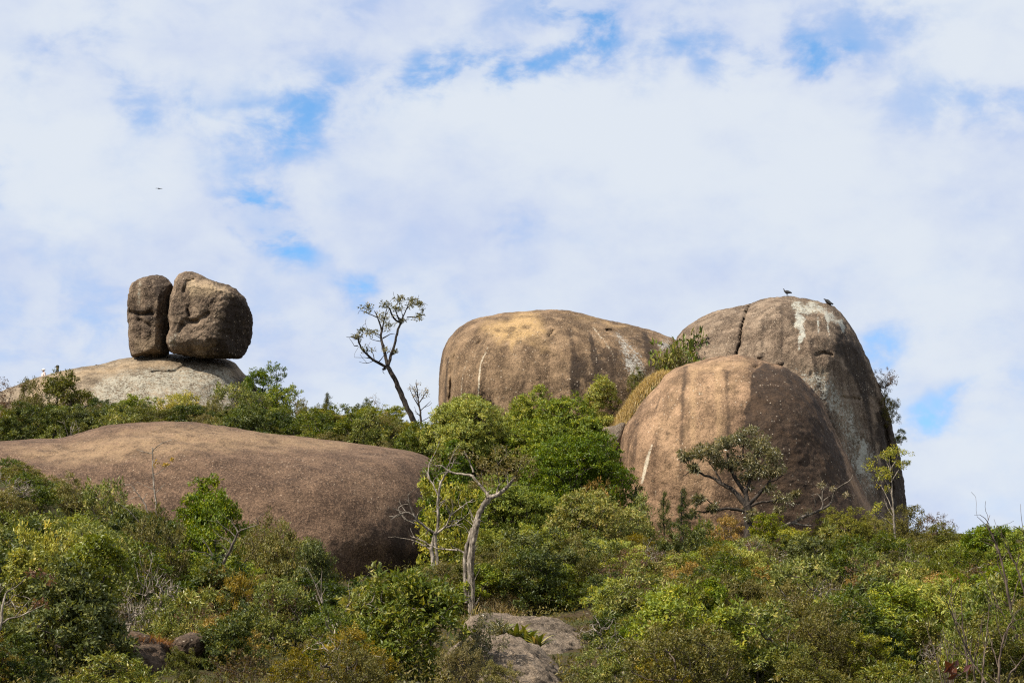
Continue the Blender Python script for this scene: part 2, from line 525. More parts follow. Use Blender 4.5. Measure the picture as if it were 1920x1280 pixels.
gx, gy = grid_axis(-42, 42, 0.9, 3200), grid_axis(40, 175, 0.9, 3200)
GX, GY = np.meshgrid(gx, gy)
GZ = terrain_z(GX, GY)
nx, ny = len(gx), len(gy)
ii, jj = np.meshgrid(np.arange(nx - 1), np.arange(ny - 1))
q = (jj * nx + ii).ravel()
mb = MB()
mb.add(np.stack([GX.ravel(), GY.ravel(), GZ.ravel()], -1), np.stack([q, q + 1, q + nx + 1, q + nx], -1))
gm, t = mat_new('hillside_soil')
co = t.n('ShaderNodeTexCoord').outputs['Object']
n1 = t.noise(co, 0.5, 6.0, 0.6)
n2 = t.noise(co, 6.0, 6.0, 0.7)
col = t.mix(t.smooth(n1.outputs['Fac'], 0.4, 0.62), (0.060, 0.042, 0.022), (0.050, 0.058, 0.018))
col = t.mix(t.smooth(n2.outputs['Fac'], 0.5, 0.7, 0, 0.7), col, (0.13, 0.095, 0.045))
b = t.n('ShaderNodeBump', {'Strength': 0.9, 'Distance': 0.2, 'Height': n2.outputs['Fac']})
p = t.n('ShaderNodeBsdfPrincipled', {'Base Color': col, 'Roughness': 0.95, 'Specular IOR Level': 0.1, 'Normal': b.outputs[0]})
t.n('ShaderNodeOutputMaterial', {0: p.outputs[0]})
tag(link('hillside', mb.mesh('hillside', [gm])), 'sloping hillside soil under the scrub', 'hillside', kind='structure')


# ------------------------------------------------------------------ rocks
def resample_poly(pts, n=720):
    """Closed Catmull-Rom through the outline."""
    P = np.asarray(pts, float)
    m = len(P)
    out = []
    k = max(2, n // m)
    tt = np.linspace(0, 1, k, endpoint=False)[:, None]
    for i in range(m):
        p0, p1, p2, p3 = P[i - 1], P[i], P[(i + 1) % m], P[(i + 2) % m]
        out.append(0.5 * ((2 * p1) + (-p0 + p2) * tt + (2 * p0 - 5 * p1 + 4 * p2 - p3) * tt ** 2 + (-p0 + 3 * p1 - 3 * p2 + p3) * tt ** 3))
    return np.concatenate(out)


def seg_dist(Q, pts):
    best = np.full(len(Q), 1e9)
    pts = np.asarray(pts, float)
    for a, b_ in zip(pts[:-1], pts[1:]):
        ab = b_ - a
        tt = np.clip(((Q - a) @ ab) / (ab @ ab + 1e-9), 0, 1)
        best = np.minimum(best, np.linalg.norm(Q - (a + tt[:, None] * ab), axis=1))
    return best


def poly_sdist(Q, pts):
    pts = np.asarray(pts, float)
    d = seg_dist(Q, np.concatenate([pts, pts[:1]]))
    ins = np.zeros(len(Q), bool)
    j = len(pts) - 1
    for i in range(len(pts)):
        xi, yi = pts[i]
        xj, yj = pts[j]
        c = ((yi > Q[:, 1]) != (yj > Q[:, 1])) & (Q[:, 0] < (xj - xi) * (Q[:, 1] - yi) / (yj - yi + 1e-12) + xi)
        ins ^= c
        j = i
    return np.where(ins, d, -d)


ROCK_BVH = {}


def rock(name, outline, center, d, depth, mat, label, cat='boulder', back=None, ea=0.85, eb=0.85, shear=0.0, facets=(), amp=(0.12, 0.07, 0.03),
         cracks=(), stains_shade=(), nth=360, nph=126, seed=0, group=None, freq=(0.28, 0.9, 3.2)):
    cx, cy = center
    C = at(cx, cy, d)
    V = C / np.linalg.norm(C)
    dist = C @ CF
    mpp = dist / F_PX
    Rt = np.cross(V, [0, 0, 1.0])
    Rt /= np.linalg.norm(Rt)
    Ut = np.cross(Rt, V)
    O = resample_poly(outline)
    rel = np.stack([O[:, 0] - cx, cy - O[:, 1]], -1)
    th = np.arctan2(rel[:, 1], rel[:, 0])
    rr = np.hypot(rel[:, 0], rel[:, 1])
    order = np.argsort(th)
    th, rr = th[order], rr[order]
    TH = np.linspace(-np.pi, np.pi, nth, endpoint=False)
    RR = np.interp(TH, np.concatenate([th - 2 * np.pi, th, th + 2 * np.pi]), np.concatenate([rr, rr, rr])) * mpp
    nb = max(24, nph // 3)
    PH = np.concatenate([np.linspace(-np.pi / 2, 0, nb, endpoint=False), np.linspace(0, np.pi / 2, nph)])[1:-1]
    c_, s_ = np.cos(PH), np.sin(PH)
    rad = np.abs(c_) ** ea
    dep = np.where(s_ >= 0, depth * np.abs(s_) ** eb, -(back or depth) * np.abs(s_) ** eb)
    X = rad[:, None] * (RR * np.cos(TH))[None, :]
    Y = rad[:, None] * (RR * np.sin(TH))[None, :]
    Z = dep[:, None] * np.ones((1, nth))
    L = np.stack([X.ravel(), Y.ravel(), Z.ravel()], -1)
    L = np.concatenate([L, [[0, 0, -(back or depth)], [0, 0, depth]]])
    for (n_, off, k) in facets:
        n_ = np.array(n_, float)
        n_ /= np.linalg.norm(n_)
        ds = L @ n_ - off
        soft = 0.12
        ov = np.where(ds > soft, ds, np.where(ds > -soft, (ds + soft) ** 2 / (4 * soft), 0))
        L = L - n_[None, :] * (ov * k)[:, None]
    L[:, 2] -= shear * L[:, 1]
    W = C + L[:, :1] * Rt + L[:, 1:2] * Ut - L[:, 2:3] * V
    nrm = L / (np.linalg.norm(L * [1, 1, 1], axis=1)[:, None] + 1e-6)
    Nw = nrm[:, :1] * Rt + nrm[:, 1:2] * Ut - nrm[:, 2:3] * V
    so = seed * 13.7
    dsp = sum(a * fbm(W * fr + so + 5 * i, 4 if i < 2 else 3, 0.55) for i, (a, fr) in enumerate(zip(amp, freq)))
    W = W + Nw * dsp[:, None]
    Q = proj(W)
    front = np.concatenate([np.repeat(PH > -0.15, nth), [False, True]])
    for (pts, wpx, dm) in cracks:
        wob = 1.5 * perlin(np.stack([Q[:, 0] * 0.08, Q[:, 1] * 0.08, np.zeros(len(Q))], -1))
        g = np.exp(-((seg_dist(Q + wob[:, None], pts) / wpx) ** 2)) * front
        W = W + V * (g * dm)[:, None]
    S = np.zeros((len(W), 4))
    q3 = np.stack([Q[:, 0], Q[:, 1], np.full(len(Q), 9.0 * seed)], -1)
    QW = Q + np.stack([fbm(q3 * 0.03, 4, 0.6), fbm(q3 * 0.03 + 40, 4, 0.6)], -1) * 11.0
    for (ch, kind, pts, soft, st) in stains_shade:
        if kind == 'line':
            m = np.clip(1.15 - seg_dist(Q + (QW - Q) * 0.2, pts) / soft, 0, 1)
        else:
            m = sstep(poly_sdist(QW, pts), -soft, soft)
        S[:, ch] = np.clip(S[:, ch] + st * m * front, -1, 1.2)
    nr = len(PH)
    i = np.arange(nr - 1)[:, None] * nth
    j = np.arange(nth)[None, :]
    j2 = (j + 1) % nth
    Fq = np.stack([i + j, i + j2, i + nth + j2, i + nth + j], -1).reshape(-1, 4)
    k = np.arange(nth)
    k2 = (k + 1) % nth
    T0 = np.stack([np.full(nth, nr * nth), k2, k], -1)
    T1 = np.stack([np.full(nth, nr * nth + 1), (nr - 1) * nth + k, (nr - 1) * nth + k2], -1)
    origin = np.array([C[0], C[1], W[:, 2].min()])
    b_ = MB()
    b_.add(W, Fq)
    b_.f.append(T0)
    b_.f.append(T1)
    b_.m += [np.zeros(nth), np.zeros(nth)]
    b_.sm += [np.full(nth, True)] * 2
    me = b_.mesh(name, [mat], origin)
    a_ = me.attributes.new('stain', 'FLOAT_COLOR', 'POINT')  # rock stains, plus some painted sunlight and shade
    a_.data.foreach_set('color', S.astype(np.float32).ravel())
    o = link(name, me, loc=origin)
    tag(o, label, cat, group)
    ROCK_BVH[label] = BVHTree.FromPolygons([Vector(v) for v in W[::1]], [tuple(f) for f in Fq[:]])
    return o


LICH, DARK, TAN, WHITE = 0, 1, 2, 3
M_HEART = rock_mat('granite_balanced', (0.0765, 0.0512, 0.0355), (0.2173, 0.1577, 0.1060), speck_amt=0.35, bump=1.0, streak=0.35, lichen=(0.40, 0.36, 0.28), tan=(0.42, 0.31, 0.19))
M_PED = rock_mat('granite_pedestal', (0.1320, 0.0957, 0.0594), (0.2244, 0.1749, 0.1188), speck_amt=0.5, bump=0.7, streak=0.3, lichen=(0.40, 0.37, 0.29), tan=(0.32, 0.225, 0.13))
M_DOME = rock_mat('granite_dome', (0.1026, 0.0639, 0.0365), (0.2102, 0.1397, 0.0804), speck_amt=0.42, bump=0.6, streak=0.30)
M_FRONT = rock_mat('granite_front_dome', (0.1441, 0.0872, 0.0518), (0.2616, 0.1656, 0.0978), speck_amt=0.35, bump=0.55, streak=0.34, tan=(0.30, 0.195, 0.105))
M_BACK = rock_mat('granite_high_dome', (0.1129, 0.0767, 0.0508), (0.2119, 0.1565, 0.1079), speck_amt=0.5, bump=0.75, streak=0.28, lichen=(0.46, 0.45, 0.38), tan=(0.30, 0.255, 0.165))
M_SLAB = rock_mat('granite_slab', (0.0800, 0.0470, 0.0290), (0.1420, 0.0880, 0.0535), speck=(0.40, 0.30, 0.21), speck_amt=0.7, bump=0.75, streak=0.15, tan=(0.30, 0.20, 0.11))
M_GREY = rock_mat('granite_grey', (0.0950, 0.0700, 0.0480), (0.1900, 0.1450, 0.1030), speck_amt=0.6, grain=1.5, bump=0.7, streak=0.1, lichen=(0.27, 0.24, 0.19), dark=(0.04,0.032,0.026))
M_BROWN = rock_mat('granite_brown', (0.062, 0.040, 0.026), (0.125, 0.085, 0.056), speck_amt=0.3, grain=1.4, bump=0.8, streak=0.2)  # naturally dark brown rock, bottom left

rock('pedestal_rock', [(-70, 802), (-20, 755), (40, 724), (80, 708), (130, 694), (180, 685), (240, 669), (300, 660), (380, 660), (432, 669), (454, 692), (478, 718), (507, 766), (530, 840), (400, 960), (200, 980), (0, 930)],
     (265, 815), 156, 8.5, M_PED, 'broad pale lichened rock carrying the two balanced boulders', 'rock', back=7, shear=0.75, seed=1, amp=(0.12, 0.08, 0.04),
     cracks=[([(285, 697), (330, 695), (350, 680), (362, 672)], 2.2, 0.25), ([(305, 698), (340, 697)], 2.0, 0.2)],
     stains_shade=[(LICH, 'poly', [(185, 700), (300, 680), (430, 684), (462, 730), (430, 790), (180, 790), (160, 740)], 22, 0.58),
             (TAN, 'poly', [(60, 712), (200, 684), (320, 668), (330, 682), (200, 700), (100, 730), (50, 760)], 12, 0.8),
             (DARK, 'poly', [(408, 694), (460, 708), (500, 770), (430, 780)], 14, 0.42),
             (DARK, 'line', [(390, 678), (440, 690)], 6, 0.35),
             (DARK, 'line', [(362, 690), (352, 740)], 5, 0.35), (DARK, 'line', [(325, 700), (322, 745)], 5, 0.18), (DARK, 'line', [(258, 720), (256, 760)], 7, 0.18)])
rock('boulder', [(247, 533), (262, 524), (285, 518), (306, 520), (319, 532), (323, 548), (319, 580), (319, 620), (320, 655), (318, 664), (300, 665), (270, 667), (251, 668), (247, 655), (243, 628), (241, 600), (239, 575), (241, 550)],
     (282, 600), 155.2, 2.3, M_HEART, 'narrow upright balanced boulder, smaller half of the split pair on the pale rock', back=2.2, ea=0.72, eb=0.75, seed=2, amp=(0.14, 0.17, 0.07), freq=(0.5, 1.0, 2.8), nth=230, nph=100,
     facets=[((0.76, -0.02, 0.65), 1.50, 0.97), ((-0.55, 0.05, 0.8), 1.25, 0.9), ((0.0, 0.75, 0.6), 2.45, 0.8)],
     cracks=[([(244, 585), (262, 590), (285, 588)], 4.5, 0.35), ([(262, 600), (280, 612)], 4, 0.3)],
     stains_shade=[(LICH, 'line', [(262, 528), (260, 572)], 9, 0.55), (TAN, 'poly', [(247, 630), (300, 625), (312, 664), (250, 668)], 12, 0.55), (DARK, 'poly', [(288, 520), (330, 530), (330, 670), (300, 670), (296, 600)], 6, 0.35), (DARK, 'poly', [(243, 578), (290, 580), (290, 600), (245, 600)], 7, 0.4)])  # DARK poly on the right face: varnish plus painted shade
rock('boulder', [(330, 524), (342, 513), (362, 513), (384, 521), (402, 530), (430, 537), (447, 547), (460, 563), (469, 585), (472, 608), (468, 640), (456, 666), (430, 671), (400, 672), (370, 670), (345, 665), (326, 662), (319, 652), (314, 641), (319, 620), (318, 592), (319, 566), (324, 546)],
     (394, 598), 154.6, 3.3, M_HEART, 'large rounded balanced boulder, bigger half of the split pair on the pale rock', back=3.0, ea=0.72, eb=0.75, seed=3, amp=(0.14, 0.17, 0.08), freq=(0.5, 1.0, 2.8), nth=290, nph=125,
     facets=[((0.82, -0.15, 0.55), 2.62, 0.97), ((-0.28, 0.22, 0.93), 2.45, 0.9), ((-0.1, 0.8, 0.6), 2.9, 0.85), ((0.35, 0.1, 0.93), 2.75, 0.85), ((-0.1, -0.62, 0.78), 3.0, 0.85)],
     cracks=[([(345, 546), (350, 528), (362, 524)], 3, 0.3), ([(352, 582), (355, 592)], 2.5, 0.35), ([(336, 622), (345, 600), (370, 603)], 4, 0.25), ([(340, 610), (365, 604), (390, 588)], 4, 0.22)],
     stains_shade=[(TAN, 'poly', [(345, 517), (385, 522), (440, 545), (450, 560), (400, 555), (370, 565), (345, 545)], 12, 0.8), (WHITE, 'line', [(346, 545), (346, 530), (354, 521)], 2.5, 0.6),
             (LICH, 'poly', [(316, 628), (335, 620), (332, 655), (318, 655)], 6, 0.5), (TAN, 'line', [(362, 528), (358, 566)], 6, 0.5),
             (DARK, 'poly', [(400, 600), (435, 548), (480, 580), (480, 670), (405, 675), (400, 640)], 16, 0.5), (DARK, 'poly', [(335, 570), (380, 560), (385, 585), (340, 595)], 14, 0.2)])  # large DARK poly: varnish of the right side, deepened with painted shade
rock('granite_dome', [(823, 940), (823, 860), (823, 780), (823, 730), (826, 685), (835, 647), (852, 621), (880, 601), (920, 590), (960, 584), (1000, 581), (1050, 581), (1082, 584), (1120, 594), (1180, 608), (1240, 626), (1272, 642), (1300, 690), (1310, 780), (1290, 900), (1200, 980), (1000, 990), (870, 980)],
     (1050, 850), 157, 10.0, M_DOME, 'broad brown granite dome with an orange tan crest, in the middle', 'granite dome', back=9, ea=0.62, eb=0.95, shear=0.12, seed=4, amp=(0.10, 0.09, 0.045),
     cracks=[([(851, 668), (846, 720), (840, 780), (832, 850)], 2.6, 0.35), ([(1030, 630), (1036, 620), (1040, 628)], 3, 0.35), ([(1137, 618), (1150, 618), (1156, 621)], 2.5, 0.35), ([(1137, 618), (1139, 626)], 2, 0.2),
             ([(1040, 587), (1085, 590)], 2, 0.25), ([(893, 648), (900, 640)], 2.5, 0.25), ([(1110, 613), (1150, 680), (1170, 720)], 3, 0.12), ([(846, 670), (843, 760)], 2, 0.2)],
     stains_shade=[(TAN, 'poly', [(905, 612), (965, 588), (1010, 585), (1020, 600), (1020, 628), (980, 640), (935, 650)], 26, 1.0), (TAN, 'poly', [(995, 640), (1030, 640), (1040, 668), (1010, 672)], 18, 0.55),
             (TAN, 'poly', [(1040, 583), (1100, 590), (1190, 612), (1180, 618), (1080, 600)], 8, 0.6), (TAN, 'poly', [(830, 650), (905, 600), (905, 640), (850, 740), (830, 760)], 22, 0.25),
             (DARK, 'line', [(905, 640), (885, 690), (880, 780)], 10, 0.21), (DARK, 'line', [(950, 640), (938, 700), (934, 780)], 12, 0.20), (DARK, 'line', [(985, 650), (980, 760)], 9, 0.22), (DARK, 'line', [(1025, 640), (1022, 760)], 11, 0.19), (DARK, 'line', [(1070, 620), (1078, 690), (1078, 760)], 10, 0.4), (DARK, 'line', [(1105, 625), (1120, 690), (1124, 760)], 6, 0.45), (TAN, 'line', [(960, 640), (958, 740)], 6, 0.35), (TAN, 'line', [(1050, 600), (1054, 680)], 6, 0.35), (DARK, 'line', [(1210, 625), (1225, 690)], 7, 0.4), (WHITE, 'line', [(914, 652), (902, 680), (897, 712), (896, 745)], 3.0, 0.9), (WHITE, 'line', [(876, 675), (868, 700), (864, 750)], 2.4, 0.7), (WHITE, 'line', [(952, 705), (940, 730)], 2.5, 0.35),
             (WHITE, 'line', [(1112, 613), (1130, 635), (1148, 665), (1152, 690)], 3.6, 0.75), (LICH, 'poly', [(1142, 625), (1165, 620), (1205, 660), (1215, 700), (1190, 740), (1172, 700)], 16, 0.58),
             (LICH, 'poly', [(1228, 640), (1250, 630), (1275, 650), (1262, 670), (1240, 664)], 12, 0.58),
             (DARK, 'poly', [(1060, 690), (1120, 650), (1168, 660), (1180, 720), (1120, 745), (1050, 730)], 28, 0.42), (DARK, 'poly', [(1175, 625), (1235, 640), (1240, 670), (1215, 690)], 14, 0.4),
             (DARK, 'line', [(840, 670), (834, 760)], 5, 0.35)])
rock('granite_dome', [(1262, 700), (1270, 640), (1285, 615), (1310, 596), (1345, 581), (1390, 572), (1410, 570), (1430, 563), (1455, 557), (1490, 556), (1530, 564), (1560, 573), (1585, 592), (1605, 624), (1621, 656), (1640, 702), (1656, 750), (1672, 810), (1686, 870), (1694, 930), (1697, 1000), (1690, 1080), (1560, 1120), (1360, 1080), (1270, 900)],
     (1460, 860), 154, 9.0, M_BACK, 'tallest granite dome with a crack, lichen crown and two vultures', 'granite dome', back=8, ea=0.70, eb=0.9, shear=0.12, seed=5, amp=(0.12, 0.12, 0.07), nth=520, nph=150,
     facets=[((0.88, 0.05, 0.47), 6.75, 0.85)],
     cracks=[([(1408, 568), (1397, 590), (1390, 615), (1388, 640), (1380, 668), (1376, 690)], 1.7, 0.7), ([(1532, 665), (1545, 661), (1560, 665)], 2.5, 0.3), ([(1580, 745), (1610, 748)], 3, 0.3), ([(1490, 620), (1487, 600)], 2, 0.2),
             ([(1660, 800), (1668, 860), (1672, 930)], 4, 0.5), ([(1608, 830), (1606, 860)], 2.5, 0.25)],
     stains_shade=[(DARK, 'line', [(1310, 605), (1305, 690)], 8, 0.34), (DARK, 'line', [(1350, 590), (1345, 700)], 10, 0.20), (DARK, 'line', [(1430, 585), (1428, 690)], 8, 0.3), (DARK, 'line', [(1465, 580), (1466, 690)], 7, 0.38), (DARK, 'line', [(1520, 640), (1535, 720), (1560, 800)], 9, 0.38), (DARK, 'line', [(1590, 640), (1630, 780), (1650, 930)], 8, 0.45), (TAN, 'line', [(1400, 600), (1398, 680)], 6, 0.35), (LICH, 'poly', [(1480, 562), (1530, 566), (1570, 585), (1590, 620), (1570, 615), (1540, 590), (1490, 592)], 9, 0.62), (LICH, 'poly', [(1488, 590), (1512, 596), (1508, 640), (1502, 660), (1494, 640)], 6, 0.8),
             (LICH, 'line', [(1534, 596), (1535, 622)], 4, 0.75), (LICH, 'line', [(1551, 592), (1554, 628)], 4, 0.7), (LICH, 'line', [(1578, 600), (1580, 622)], 6, 0.6), (TAN, 'poly', [(1482, 560), (1545, 566), (1550, 590), (1490, 590)], 8, 0.55),
             (LICH, 'poly', [(1480, 690), (1560, 690), (1600, 760), (1650, 850), (1650, 930), (1600, 930), (1560, 800)], 26, 0.52), (TAN, 'poly', [(1470, 670), (1560, 680), (1620, 780), (1650, 900), (1610, 900), (1540, 760)], 26, 0.5),
             (LICH, 'line', [(1620, 830), (1612, 880)], 8, 0.3), (DARK, 'poly', [(1565, 610), (1605, 630), (1640, 710), (1650, 760), (1615, 740), (1590, 690), (1570, 660)], 14, 0.5), (DARK, 'poly', [(1640, 770), (1700, 760), (1705, 960), (1668, 960)], 8, 0.6),  # both DARK polys paint shade: the turned-away right edge and side lobe
             (DARK, 'poly', [(1520, 590), (1560, 605), (1580, 660), (1545, 650), (1510, 630)], 12, 0.22), (LICH, 'line', [(1345, 700), (1400, 690)], 12, 0.2)])
rock('granite_dome', [(1158, 1000), (1160, 920), (1163, 860), (1168, 815), (1176, 792), (1194, 768), (1215, 742), (1240, 716), (1252, 700), (1282, 684), (1320, 674), (1355, 667), (1395, 665), (1422, 671), (1450, 680), (1482, 691), (1520, 724), (1545, 760), (1562, 802), (1582, 845), (1602, 892), (1622, 940), (1640, 985), (1650, 1060), (1500, 1100), (1250, 1100)],
     (1390, 940), 143, 8.6, M_FRONT, 'lower front granite dome with a large black stain on its right half', 'granite dome', back=8, ea=0.68, eb=0.9, shear=0.12, seed=6, amp=(0.10, 0.10, 0.045),
     cracks=[([(1242, 700), (1236, 712), (1222, 724)], 4.5, 0.6), ([(1420, 672), (1424, 684), (1414, 690)], 3, 0.4), ([(1335, 672), (1352, 670)], 2, 0.25), ([(1238, 740), (1226, 780), (1220, 830)], 3, 0.12), ([(1440, 684), (1470, 688)], 2.5, 0.2)],
     stains_shade=[(TAN, 'poly', [(1250, 690), (1330, 672), (1410, 668), (1420, 690), (1390, 760), (1360, 900), (1300, 960), (1210, 900), (1220, 760)], 34, 0.52), (TAN, 'poly', [(1260, 684), (1330, 672), (1420, 670), (1410, 684), (1300, 700)], 10, 0.35),
             (DARK, 'poly', [(1413, 700), (1430, 684), (1480, 694), (1530, 745), (1560, 815), (1580, 860), (1600, 960), (1560, 990), (1440, 990), (1400, 900), (1398, 800), (1408, 740)], 8, 0.85),
             (DARK, 'poly', [(1398, 760), (1440, 720), (1470, 760), (1440, 800), (1405, 800)], 14, 0.3), (DARK, 'line', [(1560, 860), (1600, 960)], 14, 0.3),
             (DARK, 'line', [(1285, 690), (1278, 780), (1276, 900)], 9, 0.36), (DARK, 'line', [(1325, 690), (1330, 800)], 9, 0.19), (DARK, 'line', [(1362, 700), (1366, 800), (1368, 930)], 9, 0.36), (TAN, 'line', [(1300, 700), (1300, 880)], 7, 0.35), (TAN, 'line', [(1345, 690), (1348, 860)], 7, 0.35), (DARK, 'line', [(1195, 790), (1186, 900)], 8, 0.32), (DARK, 'poly', [(1416, 696), (1432, 686), (1480, 696), (1525, 745), (1545, 800), (1480, 830), (1410, 800)], 9, 0.35), (DARK, 'line', [(1440, 800), (1440, 980)], 12, 0.4), (DARK, 'line', [(1500, 800), (1510, 980)], 14, 0.4), (WHITE, 'line', [(1222, 835), (1212, 865), (1203, 905)], 4.2, 0.95), (WHITE, 'line', [(1216, 860), (1208, 890)], 3.5, 0.6), (WHITE, 'line', [(1313, 720), (1311, 745)], 2.6, 0.8), (WHITE, 'line', [(1296, 765), (1297, 785)], 2.0, 0.4),
             (WHITE, 'line', [(1600, 925), (1602, 940)], 2, 0.7), (DARK, 'line', [(1238, 735), (1228, 775)], 4, 0.35), (DARK, 'line', [(1252, 760), (1248, 850)], 6, 0.2), (DARK, 'poly', [(1158, 850), (1172, 860), (1172, 960), (1158, 960)], 8, 0.4)])
rock('whaleback_rock', [(-260, 960), (-200, 880), (-90, 845), (0, 832), (60, 827), (112, 824), (160, 808), (200, 797), (250, 789), (320, 785), (370, 786), (430, 793), (500, 801), (600, 811), (700, 822), (765, 829), (805, 840), (835, 865), (850, 905), (848, 955), (826, 1010), (785, 1050), (735, 1090), (650, 1142), (500, 1180), (250, 1160), (0, 1120), (-180, 1060)],
     (330, 985), 120, 13.0, M_SLAB, 'long low reddish brown whaleback rock in front of the shrub belt', 'rock', back=13, ea=0.72, eb=1.0, shear=0.9, seed=7, amp=(0.20, 0.07, 0.03), nth=420, nph=150,
     cracks=[([(-20, 850), (40, 862), (90, 858), (130, 838)], 9, 0.35)],
     stains_shade=[(TAN, 'poly', [(0, 834), (120, 826), (320, 786), (500, 803), (700, 824), (640, 850), (400, 850), (120, 880), (40, 862)], 26, 0.75), (DARK, 'poly', [(720, 1010), (770, 960), (860, 960), (830, 1060), (720, 1100)], 24, 0.4)])  # TAN top: tan rock plus painted sunlight; DARK: painted shade at the right overhang
rock('granite_slab', [(868, 1215), (876, 1160), (892, 1150), (945, 1150), (995, 1154), (1035, 1163), (1068, 1179), (1094, 1198), (1108, 1230), (1110, 1280), (1040, 1330), (900, 1330)],
     (985, 1255), 79, 5.0, M_GREY, 'grey weathered slab behind the bromeliads at the bottom', 'rock', back=4, ea=0.7, shear=1.0, seed=8, amp=(0.35, 0.16, 0.06), freq=(0.5, 1.4, 4), nth=220, nph=90,
     cracks=[([(900, 1172), (920, 1160), (945, 1152)], 4, 0.12)], stains_shade=[(LICH, 'poly', [(960, 1160), (1050, 1170), (1090, 1210), (1000, 1230)], 20, 0.3), (DARK, 'poly', [(895, 1155), (945, 1153), (920, 1180), (890, 1180)], 6, 0.3)])
rock('granite_slab', [(820, 1290), (835, 1235), (855, 1212), (880, 1203), (927, 1199), (972, 1203), (1004, 1216), (1028, 1236), (1050, 1262), (1065, 1300), (1060, 1370), (950, 1400), (840, 1370)],
     (945, 1320), 68, 4.2, M_GREY, 'pale brown slab below the bromeliads at the bottom edge', 'rock', back=3, ea=0.7, shear=0.9, seed=9, amp=(0.30, 0.14, 0.05), freq=(0.6, 1.5, 4), nth=220, nph=90,
     stains_shade=[(TAN, 'poly', [(850, 1215), (1000, 1220), (1050, 1290), (850, 1290)], 20, 0.35)])
rock('brown_rock', [(222, 1240), (228, 1212), (240, 1202), (262, 1198), (290, 1201), (312, 1212), (322, 1235), (318, 1270), (300, 1320), (240, 1320), (222, 1290)],
     (272, 1255), 64, 1.3, M_BROWN, 'dark brown rock topped with rusty dry grass, bottom left', 'rock', back=1.5, seed=10, amp=(0.36, 0.14, 0.05), freq=(0.9, 2, 5), nth=150, nph=60, shear=0.2)
rock('brown_rock', [(318, 1225), (325, 1200), (340, 1192), (365, 1189), (385, 1197), (391, 1215), (384, 1232), (360, 1242), (335, 1240)],
     (353, 1215), 64.5, 0.9, M_BROWN, 'small grey brown overhanging rock right of the rusty dry grass', 'rock', back=1.2, seed=11, amp=(0.26, 0.12, 0.05), freq=(0.9, 2, 5), nth=130, nph=56)
rock('ledge_rock', [(1118, 860), (1124, 822), (1130, 806), (1152, 801), (1166, 796), (1174, 806), (1180, 860), (1150, 890)],
     (1150, 845), 143.6, 1.2, M_GREY, 'grey ledge rock wedged under the straw grass beside the front dome', 'rock', back=1.5, seed=12, amp=(0.30, 0.16, 0.05), nth=160, nph=70, stains_shade=[(LICH, 'poly', [(1128, 785), (1172, 785), (1172, 830), (1128, 830)], 8, 0.4)])
for i, (cx_, cy_, r_, lb) in enumerate([(1424, 669, 5, 'little pale stone at the notch on top of the front dome'), (1462, 681, 7, 'small rounded stone right of the notch on the front dome')]):
    an = np.linspace(0, 2 * np.pi, 9)[:-1]
    rock('stone', [(cx_ + r_ * 1.2 * math.cos(a_), cy_ - r_ * 0.85 * math.sin(a_) * (1 + 0.1 * math.sin(3 * a_))) for a_ in an], (cx_, cy_), 143.0 + i * 0.2, 0.2, M_BACK, lb, 'stone', back=0.2, seed=20 + i, amp=(0.03, 0.02, 0.01), nth=40, nph=20, freq=(1.5, 3, 6))


# ------------------------------------------------------------------ plants
def grow(rng, trunk, targets, tip_r, mb_, sides=5, crook=0.12, up=0.35, power=0.46, minsides=3, max_r=None):
    """Branches that leave the trunk polyline and reach every target; thickness follows what each limb carries."""
    P = [np.asarray(p_, float) for p_ in trunk]
    par = [-1] + list(range(len(P) - 1))
    paths = [list(range(len(P)))]
    tg = np.asarray(targets, float)
    base = P[0]
    order = np.argsort(np.linalg.norm(tg - P[-1], axis=1))
    NP = np.array(P)
    lo = 1 if len(P) > 2 else 0
    for ti in order:
        tt = tg[ti]
        dv = np.linalg.norm(NP - tt, axis=1) + 0.9 * np.maximum(0, NP[:, 2] - tt[2]) + 0.15 * np.linalg.norm(NP - base, axis=1)
        dv[:lo] += 50
        k = int(np.argmin(dv))
        st = NP[k]
        ln = np.linalg.norm(tt - st)
        if ln < 0.03:
            continue
        m = max(2, min(4, int(ln / 0.4) + 2))
        s = np.linspace(0, 1, m + 1)[1:, None]
        mid = (st + tt) / 2 + np.array([0, 0, -1]) * up * ln * 0.35 + rng.normal(size=3) * ln * crook
        pts = (1 - s) ** 2 * st + 2 * s * (1 - s) * mid + s * s * tt
        pts[:-1] += rng.normal(size=(m - 1, 3)) * ln * crook * 0.35
        ids = [k]
        for q_ in pts:
            par.append(ids[-1])
            ids.append(len(par) - 1)
        NP = np.concatenate([NP, pts])
        paths.append(ids)
    cnt = np.zeros(len(par))
    for ids in paths:
        cnt[ids[-1]] += 1
    for i in range(len(par) - 1, 0, -1):
        if par[i] >= 0:
            cnt[par[i]] += cnt[i]
    rad = tip_r * np.maximum(cnt, 1) ** power
    if max_r:
        rad = np.minimum(rad, max_r)
    for n_, ids in enumerate(paths):
        pr = rad[ids].copy()
        if n_ > 0:
            pr[0] = min(pr[0], pr[1] * 1.15)
        pr[-1] *= 0.6
        sd = sides if pr.max() > tip_r * 3 else minsides
        if len(ids) >= 2:
            mb_.tube(NP[ids], pr, sd, wob=0.08, rng=rng)
    return NP


